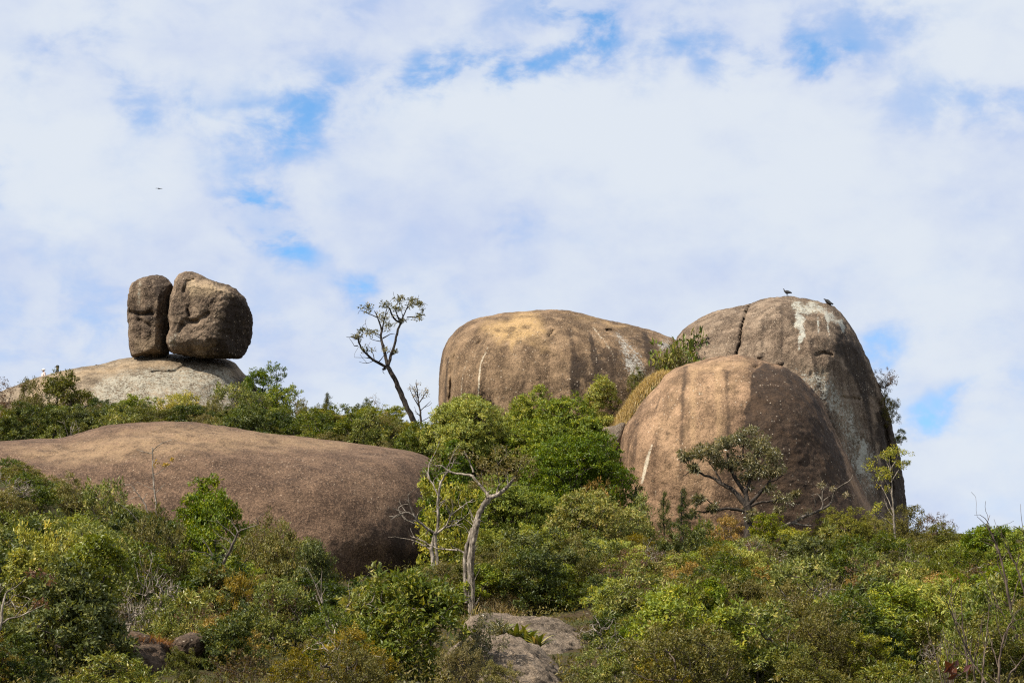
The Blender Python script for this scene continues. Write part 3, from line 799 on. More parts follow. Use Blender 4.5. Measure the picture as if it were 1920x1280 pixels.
def clump_leaves(rng, mb_, C, rad, n, L, aspect, flat=0.65, up=0.9, droop=0.0, tint_bias=0.0, out=0.9, fold=0.12, spread=0.25, Nc=None):
    """n leaves in each clump; C (k,3), rad (k)."""
    k = len(C)
    idx = np.repeat(np.arange(k), n)
    u = rnd_dir(rng, len(idx))
    rr = rng.uniform(0.15, 1, len(idx)) ** 0.5
    off = u * rr[:, None] * rad[idx][:, None] * np.array([1, 1, flat])
    P = C[idx] + off
    D = u * out + rng.normal(size=u.shape) * 0.55 + np.array([0, 0, 0.15 - droop])
    N = np.array([0, 0, up]) + u * 0.5 + rng.normal(size=u.shape) * 0.45
    if Nc is not None:
        nc = Nc[idx] / (np.linalg.norm(Nc[idx], axis=1)[:, None] + 1e-6)
        N = nc * 0.85 + np.array([0, 0, up * 0.45]) + rng.normal(size=u.shape) * 0.38
        D = rng.normal(size=u.shape) * 0.8 + nc * 0.35 + np.array([0, 0, 0.1 - droop])
    Ls = L * rng.uniform(0.6, 1.25, len(idx))
    ct = rng.normal(0.45 + tint_bias, spread * 0.55, k)
    tint = np.clip(ct[idx] + rng.normal(0, spread * 0.75, len(idx)), 0, 1)
    mb_.leaves(rng, P, D, N, Ls, Ls * aspect, tint, fold)


def crown_targets(rng, n, W, H, z0, shape='dome', inner=0.55, lumps=5, lump_amt=0.28, squash=1.0):
    """Clump centres through the outer part of a crown W wide whose foliage runs from z0 to H."""
    if shape == 'dome':
        m = max(5, int(lumps * 2.0))
        lc = rnd_dir(rng, m)
        lc[:, 2] = lc[:, 2] * 0.85 + 0.05
        lc *= rng.uniform(0.42, 0.72, m)[:, None]
        lr = rng.uniform(0.26, 0.46, m)
        which = rng.choice(m, n, p=lr ** 2 / (lr ** 2).sum())
        u = rnd_dir(rng, n)
        u[:, 2] = np.where(u[:, 2] < -0.35, -u[:, 2], u[:, 2])
        c = lc[which] + u * (lr[which] * rng.uniform(0.80, 1.04, n))[:, None]
        mx = np.percentile(np.abs(c[:, :2]), 98)
        c[:, :2] /= mx
        z_lo, z_hi = np.percentile(c[:, 2], 1), np.percentile(c[:, 2], 99)
        c[:, 2] = (c[:, 2] - z_lo) / (z_hi - z_lo) * 2 - 1
        c[:, 0] *= W / 2
        c[:, 1] *= W / 2
        c[:, 2] = (H + z0) / 2 + c[:, 2] * (H - z0) / 2
        return c, u
    u = rnd_dir(rng, n * 3)
    u = u[u[:, 2] > -0.75][:n]
    n = len(u)
    ld = rnd_dir(rng, lumps)
    ld[:, 2] = np.abs(ld[:, 2]) * 0.8
    bump_ = np.max(np.maximum(0, u @ ld.T) ** 6, axis=1)
    r = 1.08 * rng.uniform(inner, 1, n) ** 0.8 * (1 - lump_amt + lump_amt * bump_ * 1.2)
    c = u * r[:, None]
    zc = (H + z0) / 2
    hz = (H - z0) / 2
    c[:, 0] *= W / 2
    c[:, 1] *= W / 2
    if shape == 'cone':
        tt = (c[:, 2] + 1) / 2
        c[:, :2] *= (1.15 - 0.95 * tt)[:, None]
    if shape == 'umbrella':
        c[:, 2] = np.where(c[:, 2] < 0, c[:, 2] * 0.5, c[:, 2])
    c[:, 2] = zc + c[:, 2] * hz * squash
    return c, u + np.array([0, 0, 0.5])


KIND = dict(  # leaf material, clumps, leaves per clump, leaf length, aspect, clump radius, flat, up, droop, first foliage height, bark, shape
    broad=dict(m='broad', k=85, n=30, L=0.135, a=0.42, r=0.30, fl=0.7, up=0.7, dr=0.15, z0=0.12, bark=BARK_GREY, shape='dome', inner=0.45),
    small=dict(m='small', k=110, n=48, L=0.085, a=0.50, r=0.24, fl=0.75, up=0.6, dr=0.0, z0=0.1, bark=BARK_TWIG, shape='dome', inner=0.45),
    lime=dict(m='lime', k=90, n=44, L=0.095, a=0.50, r=0.26, fl=0.6, up=0.9, dr=0.0, z0=0.15, bark=BARK_DARK, shape='dome', inner=0.55),
    dark=dict(m='dark', k=95, n=40, L=0.120, a=0.50, r=0.28, fl=0.65, up=0.8, dr=0.1, z0=0.1, bark=BARK_DARK, shape='dome', inner=0.5),
    rich=dict(m='rich', k=100, n=42, L=0.105, a=0.45, r=0.28, fl=0.65, up=0.8, dr=0.1, z0=0.1, bark=BARK_DARK, shape='dome', inner=0.5),
    olive=dict(m='olive', k=95, n=42, L=0.085, a=0.45, r=0.26, fl=0.8, up=0.5, dr=0.0, z0=0.08, bark=BARK_TWIG, shape='dome', inner=0.4),
    brown=dict(m='brown', k=70, n=20, L=0.085, a=0.45, r=0.26, fl=0.8, up=0.5, dr=0.1, z0=0.2, bark=BARK_TWIG, shape='dome', inner=0.45),
    round=dict(m='round', k=170, n=42, L=0.075, a=0.40, r=0.20, fl=0.7, up=0.7, dr=0.0, z0=0.1, bark=BARK_DARK, shape='dome', inner=0.75),
    gold=dict(m='gold', k=90, n=44, L=0.085, a=0.45, r=0.25, fl=0.65, up=0.8, dr=0.0, z0=0.15, bark=BARK_TWIG, shape='dome', inner=0.5),
    feather=dict(m='gold', k=150, n=55, L=0.085, a=0.16, r=0.22, fl=1.3, up=0.2, dr=-0.6, z0=0.1, bark=BARK_TWIG, shape='dome', inner=0.4),
    conifer=dict(m='dark', k=80, n=40, L=0.075, a=0.30, r=0.20, fl=0.8, up=0.4, dr=-0.2, z0=0.08, bark=BARK_DARK, shape='cone', inner=0.4),
    umbrella=dict(m='lime', k=80, n=70, L=0.085, a=0.45, r=0.34, fl=0.45, up=1.1, dr=0.0, z0=0.12, bark=BARK_DARK, shape='umbrella', inner=0.6),
    grey=dict(m='grey', k=80, n=26, L=0.14, a=0.30, r=0.28, fl=0.65, up=0.4, dr=0.35, z0=0.15, bark=BARK_GREY, shape='dome', inner=0.5),
    bare=dict(m='brown', k=150, n=0, L=0.07, a=0.4, r=0.2, fl=0.8, up=0.5, dr=0.0, z0=0.25, bark=BARK_PALE, shape='dome', inner=0.5),
    pale=dict(m='brom', k=75, n=26, L=0.17, a=0.34, r=0.30, fl=0.7, up=0.5, dr=-0.1, z0=0.1, bark=BARK_TWIG, shape='dome', inner=0.5),
)


def build_plant(kind, W, H, seed, dens=1.0, leafscale=1.0, tint_bias=0.0, z0=None):
    """Foliage and stems of one plant, W wide and H tall, as two mesh builders."""
    K = KIND[kind]
    rng = np.random.RandomState(seed)
    vol = (W * W * H) / (2.4 * 2.4 * 2.0)
    k = int(1.62 * K['k'] * dens * max(0.35, vol ** 0.70))
    T, TN = crown_targets(rng, k, W * 0.94, H * 0.97, H * (K['z0'] if z0 is None else z0), K['shape'], K['inner'], lumps=5 + int(W))
    T += rng.normal(size=T.shape) * 0.022 * W * np.array([1, 1, 0.6])
    # stems: a few basal shoots
    st, fo = MB(), MB()
    ns = 1 if (K['shape'] in ('umbrella', 'cone')) else 3
    lean = rng.normal(size=2) * 0.06 * W
    hz = H * (0.45 if ns == 1 else 0.3)
    grp = np.arange(len(T)) % ns if ns == 1 else np.argmin(np.abs((np.arctan2(T[:, 1], T[:, 0])[:, None] - np.array([-2.1, 0, 2.1])[None, :])), axis=1)
    for g in range(ns):
        tg = T[grp == g]
        if len(tg) < 3:
            continue
        cx_, cy_ = (tg[:, 0].mean() * 0.35, tg[:, 1].mean() * 0.35) if ns > 1 else lean
        trunk = [np.array([cx_ * 0.15, cy_ * 0.15, -0.25]), np.array([cx_ * 0.4, cy_ * 0.4, hz * 0.35]), np.array([cx_, cy_, hz])] + ([np.array([cx_, cy_, H * 0.85])] if K['shape'] == 'cone' else [])
        grow(rng, trunk, tg, 0.0065 if kind != 'bare' else 0.0068, st, 4, 0.15 if kind != 'bare' else 0.10)
    if K['n']:
        rad = 0.72 * K['r'] * rng.uniform(0.65, 1.25, len(T))
        clump_leaves(rng, fo, T, rad, max(4, int(K['n'] / leafscale ** 1.5)), K['L'] * leafscale, K['a'], K['fl'], K['up'], K['dr'], tint_bias, Nc=TN)
    if kind == 'bare':
        idx = rng.choice(len(T), len(T) // 3)
        clump_leaves(rng, fo, T[idx], np.full(len(idx), 0.12), 3, 0.06, 0.5)
    return fo, st


PROTO = {}
PSIZE = dict(broad=(2.5, 2.2), small=(2.4, 2.0), lime=(2.4, 2.1), dark=(2.7, 2.4), rich=(2.6, 2.3), olive=(2.3, 1.9), brown=(2.2, 2.0), round=(2.7, 2.2), gold=(2.1, 1.8),
             feather=(2.0, 2.2), conifer=(1.5, 2.8), umbrella=(2.8, 3.0), grey=(2.4, 2.2), bare=(2.2, 2.1), pale=(2.4, 1.7))


def proto(kind, var):
    if (kind, var) not in PROTO:
        W, H = PSIZE[kind]
        fo, st = build_plant(kind, W, H, 100 + 37 * var + sum(map(ord, kind)))
        K = KIND[kind]
        both = MB()
        both.merge(fo, 0)
        both.merge(st, 1)
        PROTO[(kind, var)] = (fo.mesh('foliage_' + kind, [LEAF[K['m']]]), st.mesh('stem_' + kind, [K['bark']]), both.mesh('shrub_' + kind, [LEAF[K['m']], K['bark']]))
    return PROTO[(kind, var)]


NVAR = 2
rs = np.random.RandomState(5)
PLANTS = []          # px, py centre, half width px, half height px, d


def record(px, top, bot, wpx, d):
    PLANTS.append((px, (top + bot) / 2, wpx / 2, (bot - top) / 2, d))


def shrub(kind, px, d, top, wpx, label, name=None, cat='shrub', group=None, sink=0.15, z_base=None, var=None):
    """A shrub rooted on the hillside d metres off whose crown tops out where the photograph shows it."""
    x = at(px, 900, d)[0]
    zt = at(px, top, d)[2]
    zb = (tz(x, d) if z_base is None else z_base) - sink
    W, H = PSIZE[kind]
    wm = wpx * (d / CF[1]) / F_PX
    hm = zt - zb
    if kind not in ('conifer', 'bare') and hm > 1.5 * wm:
        wm = hm / 1.5
    v = int(rs.randint(NVAR)) if var is None else var
    fo, st, both = proto(kind, v)
    root = link(name or NAMES[kind], None, loc=(x, d, zb))
    root.rotation_euler = (0, 0, rs.uniform(0, 6.28))
    root.scale = (wm / W, wm / W, hm / H)
    tag(root, label, cat, group)
    if len(fo.vertices):
        f_ = link('foliage', fo, root)
        f_['kind'] = 'stuff'
    link('stem', st, root)
    record(px, top, proj(np.array([x, d, zb]))[1], wpx, d)
    return root


def tree(kind, px, d, top, wpx, label, bark=None, name='tree', dens=1.0, seed=1, z0=0.25, leafscale=1.25, tint_bias=0.0, cat='tree', base_dx=0.0, sink=0.2, z_base=None):
    """A larger plant built to its own size, with a trunk and a crown."""
    x = at(px, 900, d)[0]
    zt = at(px, top, d)[2]
    zb = (tz(x, d) if z_base is None else z_base) - sink
    wm = wpx * (d / CF[1]) / F_PX
    fo, st = build_plant(kind, wm, zt - zb, seed, dens * 0.78, leafscale, tint_bias, z0)
    K = KIND[kind]
    root = link(name, None, loc=(x, d, zb))
    tag(root, label, cat)
    f_ = link('crown', fo.mesh('crown', [LEAF[K['m']]]), root)
    f_['kind'] = 'stuff'
    link('trunk', st.mesh('trunk', [bark or K['bark']]), root)
    record(px, top, proj(np.array([x, d, zb]))[1], wpx, d)
    return root


def traced_tree(name, label, d, branches, bark, seed, leaf=None, clumps=(), twigs=(0, 20, 0.6), spread=0.5, cat='tree', rise=0.5, twig_r=0.9, n_per=26, L=0.13, asp=0.34, flat=0.6, droop=0.1, leaf_twigs=0, sides=8, upb=0.7):
    """A tree whose limbs follow the lines of the photograph, spreading towards and away from the viewer as limbs do."""
    rng = np.random.RandomState(seed)
    mpp = (d / CF[1]) / F_PX
    nodes = []
    st, fo = MB(), MB()
    allb = []
    for (pts, r0, r1) in branches:
        pts = np.asarray(pts, float)
        k = max(2, int(np.hypot(*(pts[1:] - pts[:-1]).T).sum() / 7))
        tt = np.linspace(0, len(pts) - 1, k + 1)
        X = np.interp(tt, range(len(pts)), pts[:, 0])
        Y = np.interp(tt, range(len(pts)), pts[:, 1])
        if len(pts) > 2:
            X[1:-1] = (X[:-2] + 2 * X[1:-1] + X[2:]) / 4
            Y[1:-1] = (Y[:-2] + 2 * Y[1:-1] + Y[2:]) / 4
        ln = np.hypot(np.diff(X), np.diff(Y)).sum()
        o0 = 0.0
        if nodes:
            nn = np.array(nodes)
            o0 = nn[np.argmin(np.hypot(nn[:, 0] - X[0], nn[:, 1] - Y[0])), 2]
        slope = rng.uniform(-spread, spread) if nodes else 0.0
        off = o0 + slope * np.linspace(0, 1, k + 1) * ln * mpp
        jit = rng.normal(size=(k + 1, 2)) * min(r0, 2.0) * 0.25
        jit[0] = 0
        X, Y = X + jit[:, 0], Y + jit[:, 1]
        rad = np.linspace(r0, r1, k + 1)
        nodes += list(zip(X, Y, off))
        W = np.array([at(a, b_, d + o) for a, b_, o in zip(X, Y, off)])
        st.tube(W, rad * mpp, sides if r0 > 2.5 else 5, wob=0.12, rng=rng)
        allb.append((X, Y, off, rad))
    tips = []
    nt, tl, ang = twigs
    for (X, Y, off, rad) in allb:
        if rad[0] > 5.5 or nt == 0:
            continue
        for _ in range(max(1, int(nt * len(X) / 8))):
            i = rng.randint(max(1, len(X) // 4), len(X))
            j = max(0, i - 1)
            a0 = math.atan2(Y[i] - Y[j], X[i] - X[j]) + rng.uniform(-1, 1) * ang * 1.6
            L_ = tl * rng.uniform(0.4, 1.3)
            p_ = [np.array([X[i], Y[i], off[i]])]
            so = rng.uniform(-1, 1) * 0.7
            for s_ in range(4):
                a0 += rng.normal() * 0.3
                stp = np.array([math.cos(a0), math.sin(a0) - rise * 0.45, so * mpp]) * L_ / 4
                p_.append(p_[-1] + stp)
            p_ = np.array(p_)
            W = np.array([at(a, b_, d + o) for a, b_, o in p_])
            st.tube(W, np.linspace(min(rad[i] * 0.7, twig_r), 0.32, 5) * mpp, 4)
            tips.append(W[-1])
    base = at(branches[0][0][0][0], branches[0][0][0][1], d)
    root = link(name, None, loc=base)
    tag(root, label, cat)
    link('trunk', st.mesh('trunk', [bark], base), root)
    if leaf:
        if clumps:
            nn = np.array(nodes)
            CC, RA = [], []
            for (cx_, cy_, cr, k) in clumps:
                for _ in range(k):
                    a_, b_ = rng.normal(size=2) * 0.5
                    q_ = (cx_ + a_ * cr, cy_ + b_ * cr * 0.7)
                    o_ = nn[np.argmin(np.hypot(nn[:, 0] - q_[0], nn[:, 1] - q_[1])), 2]
                    CC.append(at(q_[0], q_[1], d + o_ + rng.uniform(-1, 1) * cr * mpp * 1.2))
                    RA.append(cr * mpp * rng.uniform(0.35, 0.7))
            clump_leaves(rng, fo, np.array(CC), np.array(RA), n_per, L, asp, flat, upb, droop)
        if leaf_twigs and tips:
            clump_leaves(rng, fo, np.array(tips), np.full(len(tips), 0.16), leaf_twigs, L, asp, flat, upb, droop)
        c_ = link('crown', fo.mesh('crown', [leaf], base), root)
        c_['kind'] = 'stuff'
    return root


# --- shrub belt and trees along the ridge behind the whaleback
shrub('small', 120, 147, 705, 135, 'large rounded green shrub hiding the left flank of the pale rock')
shrub('olive', 56, 146, 712, 55, 'little shrub at the rock edge below the person with the white cap', cat='shrub')
tree('brown', 12, 144, 716, 70, 'sparse brownish tree at the left frame edge beside the pale rock', dens=1.3, seed=31, bark=BARK_PALE)
shrub('olive', 60, 143, 745, 85, 'brownish olive shrub below the large rounded shrub, left of the bare sapling')
shrub('dark', 196, 144, 748, 75, 'low dark shrub directly right of the large rounded shrub')
shrub('rich', 262, 144, 744, 90, 'bright green low shrub under the narrow balanced boulder')
shrub('lime', 330, 144, 736, 85, 'fresh green shrub under the gap of the split boulders')
shrub('dark', 375, 143, 762, 60, 'small dark shrub below the big balanced boulder')
shrub('broad', 437, 146, 722, 85, 'olive broad leaved shrub under the right end of the pale rock')
shrub('small', 410, 144, 745, 60, 'dense small leaved shrub at the lower right of the pale rock')
shrub('broad', 475, 144, 738, 70, 'loose grey green shrub between pale rock and layered dark tree')
tree('rich', 498, 153, 685, 96, 'dark layered tree standing against the sky beside the pale rock', dens=1.3, seed=33, z0=0.12, tint_bias=-0.2)
tree('rich', 532, 151, 722, 66, 'lower spreading crown against the sky, right of the layered dark tree', dens=1.1, seed=34, z0=0.1, tint_bias=-0.1)
shrub('brown', 525, 142, 765, 75, 'dry brownish shrub at the whaleback crest below the layered tree')
shrub('small', 570, 146, 752, 45, 'small shrub on the skyline left of the lime green shrubs')
shrub('conifer', 611, 148, 729, 42, 'small dark pointed shrub on the skyline above the lime green shrubs')
shrub('umbrella', 600, 142, 762, 90, 'lime green layered shrub, leftmost of the row below the leaning tree')
shrub('umbrella', 643, 142.5, 774, 70, 'lime green shrub with a low rounded top beside the leftmost layered one')
shrub('dark', 672, 146, 751, 60, 'dark shrub on the skyline left of the leaning tree')
shrub('umbrella', 690, 143, 758, 75, 'light green layered shrub in the middle of the row below the leaning tree')
shrub('lime', 728, 141.5, 763, 70, 'bright yellow green shrub at the foot of the leaning tree')
shrub('lime', 770, 139.5, 792, 52, 'small lime shrub at the right end of the whaleback crest')
shrub('olive', 655, 141, 790, 60, 'low olive shrub tucked behind the whaleback crest')
shrub('small', 557, 141, 782, 50, 'low shrub between dry shrub and lime green shrubs')
shrub('small', 143, 142, 765, 70, 'small leaved shrub behind the bare sapling on the whaleback')
shrub('brown', 25, 140, 775, 70, 'dry brown shrub at the left end of the whaleback crest')
shrub('bare', 560, 148, 738, 34, 'leafless twig shrub on the skyline left of the pointed shrub')
shrub('bare', 705, 148, 738, 40, 'leafless twig shrub on the skyline left of the leaning trunk')
shrub('grey', 805, 142, 800, 46, 'grey leaved shrub in the gap left of the broad dome')
shrub('small', 815, 139, 815, 36, 'small green shrub against the left foot of the broad dome')

traced_tree('leaning_tree', 'leaning bare tree with a candelabra crown on the skyline', 145, [
    ([(800, 842), (782, 800), (757, 752), (740, 710), (727, 688)], 6.0, 4.2),
    ([(727, 688), (732, 672), (736, 655), (742, 638), (746, 620), (751, 605)], 3.2, 1.9),
    ([(751, 605), (756, 594), (762, 580), (768, 565)], 1.8, 0.6), ([(751, 605), (744, 592), (741, 575)], 1.6, 0.5), ([(751, 605), (738, 600), (733, 585), (730, 578)], 1.9, 1.5), ([(763, 595), (775, 594), (790, 592)], 1.2, 0.4),
    ([(762, 580), (775, 568), (788, 570)], 1.0, 0.4), ([(741, 575), (748, 562), (756, 556)], 0.9, 0.4), ([(768, 565), (780, 560), (790, 566)], 0.8, 0.3),
    ([(727, 688), (723, 668), (718, 650), (714, 635), (716, 622)], 3.4, 2.2), ([(716, 622), (712, 605), (707, 592), (703, 583)], 2.0, 0.7), ([(716, 622), (720, 600), (724, 585), (727, 572)], 1.7, 0.6), ([(707, 595), (695, 590), (684, 583), (676, 582)], 1.1, 0.4),
    ([(718, 634), (728, 628), (737, 625)], 1.4, 0.5), ([(714, 640), (700, 638), (692, 634)], 0.8, 0.3), ([(715, 630), (700, 622), (690, 620)], 1.0, 0.4),
    ([(724, 688), (708, 680), (695, 672), (684, 660), (675, 650), (671, 640), (672, 630), (664, 634)], 2.8, 1.0), ([(672, 632), (671, 622), (677, 618)], 1.2, 0.4), ([(695, 672), (685, 670), (664, 670)], 0.8, 0.3), ([(700, 676), (688, 682), (673, 678)], 0.8, 0.3),
    ([(702, 676), (700, 660), (694, 652)], 1.0, 0.4), ([(709, 680), (716, 672), (720, 666)], 1.2, 0.5), ([(686, 662), (692, 655), (690, 648)], 0.9, 0.3), ([(671, 648), (664, 648)], 1.2, 0.8), ([(722, 690), (718, 692)], 3.2, 2.2)],
    BARK_DARK, 41, LEAF['grey'], [(690, 577, 10, 9), (668, 632, 9, 9), (696, 622, 11, 10), (716, 597, 12, 9), (724, 572, 9, 8), (749, 559, 9, 9), (745, 577, 11, 8), (772, 565, 11, 11), (787, 571, 8, 8), (787, 592, 8, 8), (728, 612, 10, 6), (677, 618, 5, 4), (740, 660, 5, 4), (690, 655, 12, 5), (756, 600, 6, 4), (722, 652, 6, 4)],
    twigs=(2.4, 15, 0.7), n_per=17, L=0.18, asp=0.36, flat=0.45, droop=0.15, upb=0.5)
traced_tree('slender_tree', 'thin dark tree with a few leaf tufts beside the leaning trunk', 143, [
    ([(800, 850), (793, 810), (788, 775), (784, 745), (780, 718)], 3.2, 0.6), ([(787, 765), (775, 745), (768, 728)], 1.2, 0.4), ([(786, 755), (796, 740), (803, 730)], 1.2, 0.4), ([(784, 745), (776, 732), (772, 722)], 0.9, 0.3), ([(788, 770), (800, 758), (808, 752)], 1.0, 0.3), ([(790, 790), (806, 782), (812, 775)], 0.9, 0.3), ([(790, 782), (778, 770)], 0.9, 0.4)],
    BARK_DARK, 42, LEAF['gold'], [(778, 732, 8, 5), (795, 738, 8, 7), (800, 732, 6, 5), (770, 728, 5, 3), (786, 720, 5, 3), (778, 745, 6, 4)], twigs=(2.5, 12, 0.7), n_per=9, L=0.12, droop=0.2)
traced_tree('bare_sapling', 'bare pale sapling rising from the left end of the whaleback', 128, [
    ([(131, 905), (129, 870), (130, 835), (133, 800)], 1.7, 0.6), ([(130, 860), (120, 835), (112, 815)], 0.9, 0.3), ([(130, 850), (142, 825), (150, 800)], 0.9, 0.3), ([(132, 820), (138, 800), (142, 788)], 0.7, 0.3), ([(131, 830), (124, 805), (118, 790)], 0.7, 0.3), ([(130, 890), (115, 870), (110, 850)], 1.0, 0.4)],
    BARK_PALE, 43, LEAF['brown'], [], twigs=(2.6, 16, 0.6), leaf_twigs=2, L=0.08)

# --- trees of the middle
tree('rich', 896, 132, 744, 205, 'tall yellow green tree in front of the broad dome, left of its darker neighbour', dens=2.27, seed=51, z0=0.25, tint_bias=-0.12, leafscale=1.4)
tree('rich', 985, 133.5, 728, 140, 'yellow green crown rising highest before the broad dome', dens=2.0, seed=58, z0=0.3, tint_bias=-0.05)
tree('rich', 1056, 130, 740, 184, 'dense rich green tree between the broad dome and the front dome', dens=2.47, seed=52, z0=0.2, tint_bias=-0.15, leafscale=1.4)
tree('rich', 1062, 123, 822, 225, 'mid green tree below the dense rich green one', dens=2.34, seed=53, z0=0.15, tint_bias=-0.16, leafscale=1.4)
tree('rich', 858, 108, 838, 120, 'olive green tree crown just right of the whaleback end', dens=1.7, seed=54, z0=0.2, tint_bias=-0.2, leafscale=1.4)
tree('rich', 968, 117, 895, 190, 'leafy green tree right behind the twisted pale trunk', dens=2.21, seed=55, z0=0.12, tint_bias=-0.20, leafscale=1.4)
tree('broad', 1108, 115, 918, 170, 'glossy broad leaved tree below the mid green one', dens=1.7, seed=56, z0=0.1, tint_bias=0.12)
shrub('lime', 838, 104, 905, 75, 'yellow green shrub between bare pale tree and whaleback end')
shrub('gold', 1128, 121, 905, 65, 'golden tinged shrub at the lower left of the front dome')
shrub('broad', 1195, 117, 930, 90, 'broad leaved shrub below the mineral streak of the front dome')
shrub('conifer', 1197, 121, 890, 74, 'pointed young tree by the pale streak of the front dome, broadest of three')
shrub('conifer', 1246, 121, 905, 46, 'thin pointed young tree between the two others before the front dome')
shrub('conifer', 1281, 120, 902, 54, 'pointed young tree nearest the gnarled grey leaved tree')
tree('rich', 1133, 145.5, 706, 66, 'round green bush at the right foot of the broad dome', name='bush', cat='bush', dens=2.0, seed=57, z0=0.05, z_base=tz(at(1133, 760, 145.5)[0], 145.5))
shrub('broad', 1296, 149.5, 646, 66, 'dark leafy shrub squeezed between the high and the front dome', var=1)
shrub('olive', 1258, 148, 662, 46, 'olive shrub above the straw grass beside the front dome')
shrub('bare', 1222, 147, 668, 50, 'leafless twiggy shrub before the lichened side of the broad dome')
shrub('small', 1208, 146.5, 690, 40, 'small shrub in the cleft at the top of the straw grass')

# --- the gnarled tree and others before the right domes
traced_tree('gnarled_tree', 'gnarled dark tree with grey green drooping leaves before the front dome', 124, [
    ([(1406, 1022), (1403, 995), (1405, 965), (1400, 948)], 9.75, 7.15), ([(1400, 948), (1385, 930), (1370, 915), (1352, 905), (1335, 895)], 5.85, 2.60), ([(1335, 895), (1315, 888), (1298, 880), (1282, 862)], 2.60, 0.91), ([(1352, 905), (1340, 880), (1325, 862)], 2.08, 0.78),
    ([(1402, 948), (1398, 925), (1380, 900), (1370, 880), (1362, 850)], 5.20, 1.82), ([(1398, 925), (1408, 895), (1415, 870), (1425, 845)], 3.90, 1.30), ([(1408, 895), (1395, 870), (1392, 840), (1400, 815)], 2.60, 0.91), ([(1404, 945), (1425, 925), (1440, 905), (1455, 880)], 3.90, 1.30), ([(1440, 905), (1455, 900), (1468, 890)], 1.56, 0.65),
    ([(1425, 880), (1440, 862), (1450, 845)], 1.56, 0.65), ([(1398, 958), (1370, 952), (1345, 955), (1320, 960)], 3.38, 1.82), ([(1345, 955), (1330, 940), (1318, 930)], 1.69, 0.65), ([(1320, 960), (1305, 955), (1300, 962)], 1.30, 0.65), ([(1370, 880), (1345, 858), (1335, 840)], 1.56, 0.65), ([(1298, 880), (1285, 890), (1278, 895)], 1.04, 0.52),
    ([(1406, 950), (1425, 940), (1450, 940), (1475, 930)], 2.86, 1.04), ([(1475, 930), (1490, 920), (1500, 925)], 1.04, 0.52)],
    BARK_DARK, 44, LEAF['grey'], [(1285, 856, 12, 8), (1310, 848, 16, 13), (1338, 842, 18, 14), (1362, 830, 18, 14), (1392, 822, 18, 14), (1420, 835, 18, 14), (1445, 850, 18, 14), (1405, 860, 20, 14), (1375, 868, 18, 10), (1345, 870, 16, 8), (1300, 880, 12, 7), (1430, 885, 18, 12), (1455, 880, 15, 10), (1410, 808, 12, 6), (1395, 895, 14, 6), (1312, 935, 10, 6), (1335, 955, 10, 6), (1302, 962, 8, 4), (1408, 962, 14, 7), (1470, 935, 14, 6), (1495, 925, 8, 4), (1440, 915, 12, 5), (1460, 955, 8, 4)],
    twigs=(2.2, 18, 0.7), n_per=46, L=0.22, asp=0.30, flat=0.6, droop=0.35, upb=0.5)
traced_tree('dead_limb_tree', 'low crooked tree with bare broken limbs right of the gnarled tree', 124.5, [
    ([(1412, 1014), (1440, 1003), (1465, 990), (1485, 980)], 4.5, 3.6), ([(1485, 980), (1510, 985), (1525, 985)], 2.4, 1.0), ([(1485, 982), (1505, 968), (1530, 960), (1550, 950), (1560, 940)], 3.2, 1.8), ([(1560, 940), (1563, 925), (1570, 915), (1583, 908), (1597, 898)], 1.8, 1.0), ([(1540, 955), (1545, 940), (1532, 925)], 1.8, 1.2),
    ([(1541, 940), (1543, 915)], 1.4, 0.8), ([(1545, 938), (1558, 930)], 1.6, 1.2), ([(1563, 922), (1552, 912), (1535, 908)], 1.0, 0.5), ([(1570, 918), (1582, 925), (1588, 928)], 0.9, 0.4), ([(1530, 960), (1515, 960), (1510, 962)], 1.0, 0.4), ([(1530, 950), (1528, 938)], 1.2, 0.9)],
    BARK_GREY, 45, LEAF['grey'], [(1540, 910, 8, 6), (1560, 916, 6, 4), (1585, 926, 7, 5), (1518, 960, 9, 6), (1500, 968, 8, 4)], twigs=(0.8, 14, 0.6), n_per=14, L=0.16, asp=0.28, droop=0.3)
traced_tree('slender_tree', 'slender pale trunked tree with airy yellow green top beside the tallest dome', 125, [
    ([(1678, 1010), (1676, 970), (1673, 930), (1672, 900), (1668, 860)], 2.4, 0.9), ([(1675, 960), (1665, 935), (1655, 915), (1640, 900)], 1.0, 0.4), ([(1677, 985), (1655, 970), (1635, 955)], 1.1, 0.4), ([(1673, 925), (1660, 900), (1650, 880)], 0.9, 0.4), ([(1672, 900), (1685, 880), (1697, 868)], 0.9, 0.4), ([(1670, 885), (1660, 860), (1655, 845)], 0.8, 0.3), ([(1676, 970), (1662, 950), (1658, 935)], 0.8, 0.3), ([(1670, 880), (1682, 860), (1686, 840)], 0.8, 0.3)],
    BARK_PALE, 46, LEAF['lime'], [(1672, 845, 15, 14), (1658, 855, 12, 9), (1690, 848, 10, 8), (1700, 868, 9, 7), (1685, 872, 12, 8), (1655, 880, 12, 9), (1632, 872, 12, 7), (1650, 895, 12, 7), (1672, 895, 12, 6), (1645, 945, 12, 5), (1640, 960, 10, 5), (1660, 915, 10, 4)],
    twigs=(1.8, 16, 0.6), n_per=18, L=0.13, asp=0.36, flat=0.6, droop=0.0)
# shrubs that cling to the far side of the tallest dome
shrub('brown', 1664, 152, 690, 48, 'dry leafy shrub clinging to the right side of the tallest dome', z_base=at(1664, 752, 152)[2], sink=0)
shrub('olive', 1672, 151.5, 738, 40, 'green shrub hanging below the dry one on the right side of the tallest dome', z_base=at(1672, 800, 151.5)[2], sink=0)
shrub('broad', 1692, 151, 805, 22, 'tuft of dark leaves low on the right side of the tallest dome', z_base=at(1692, 832, 151)[2], sink=0)

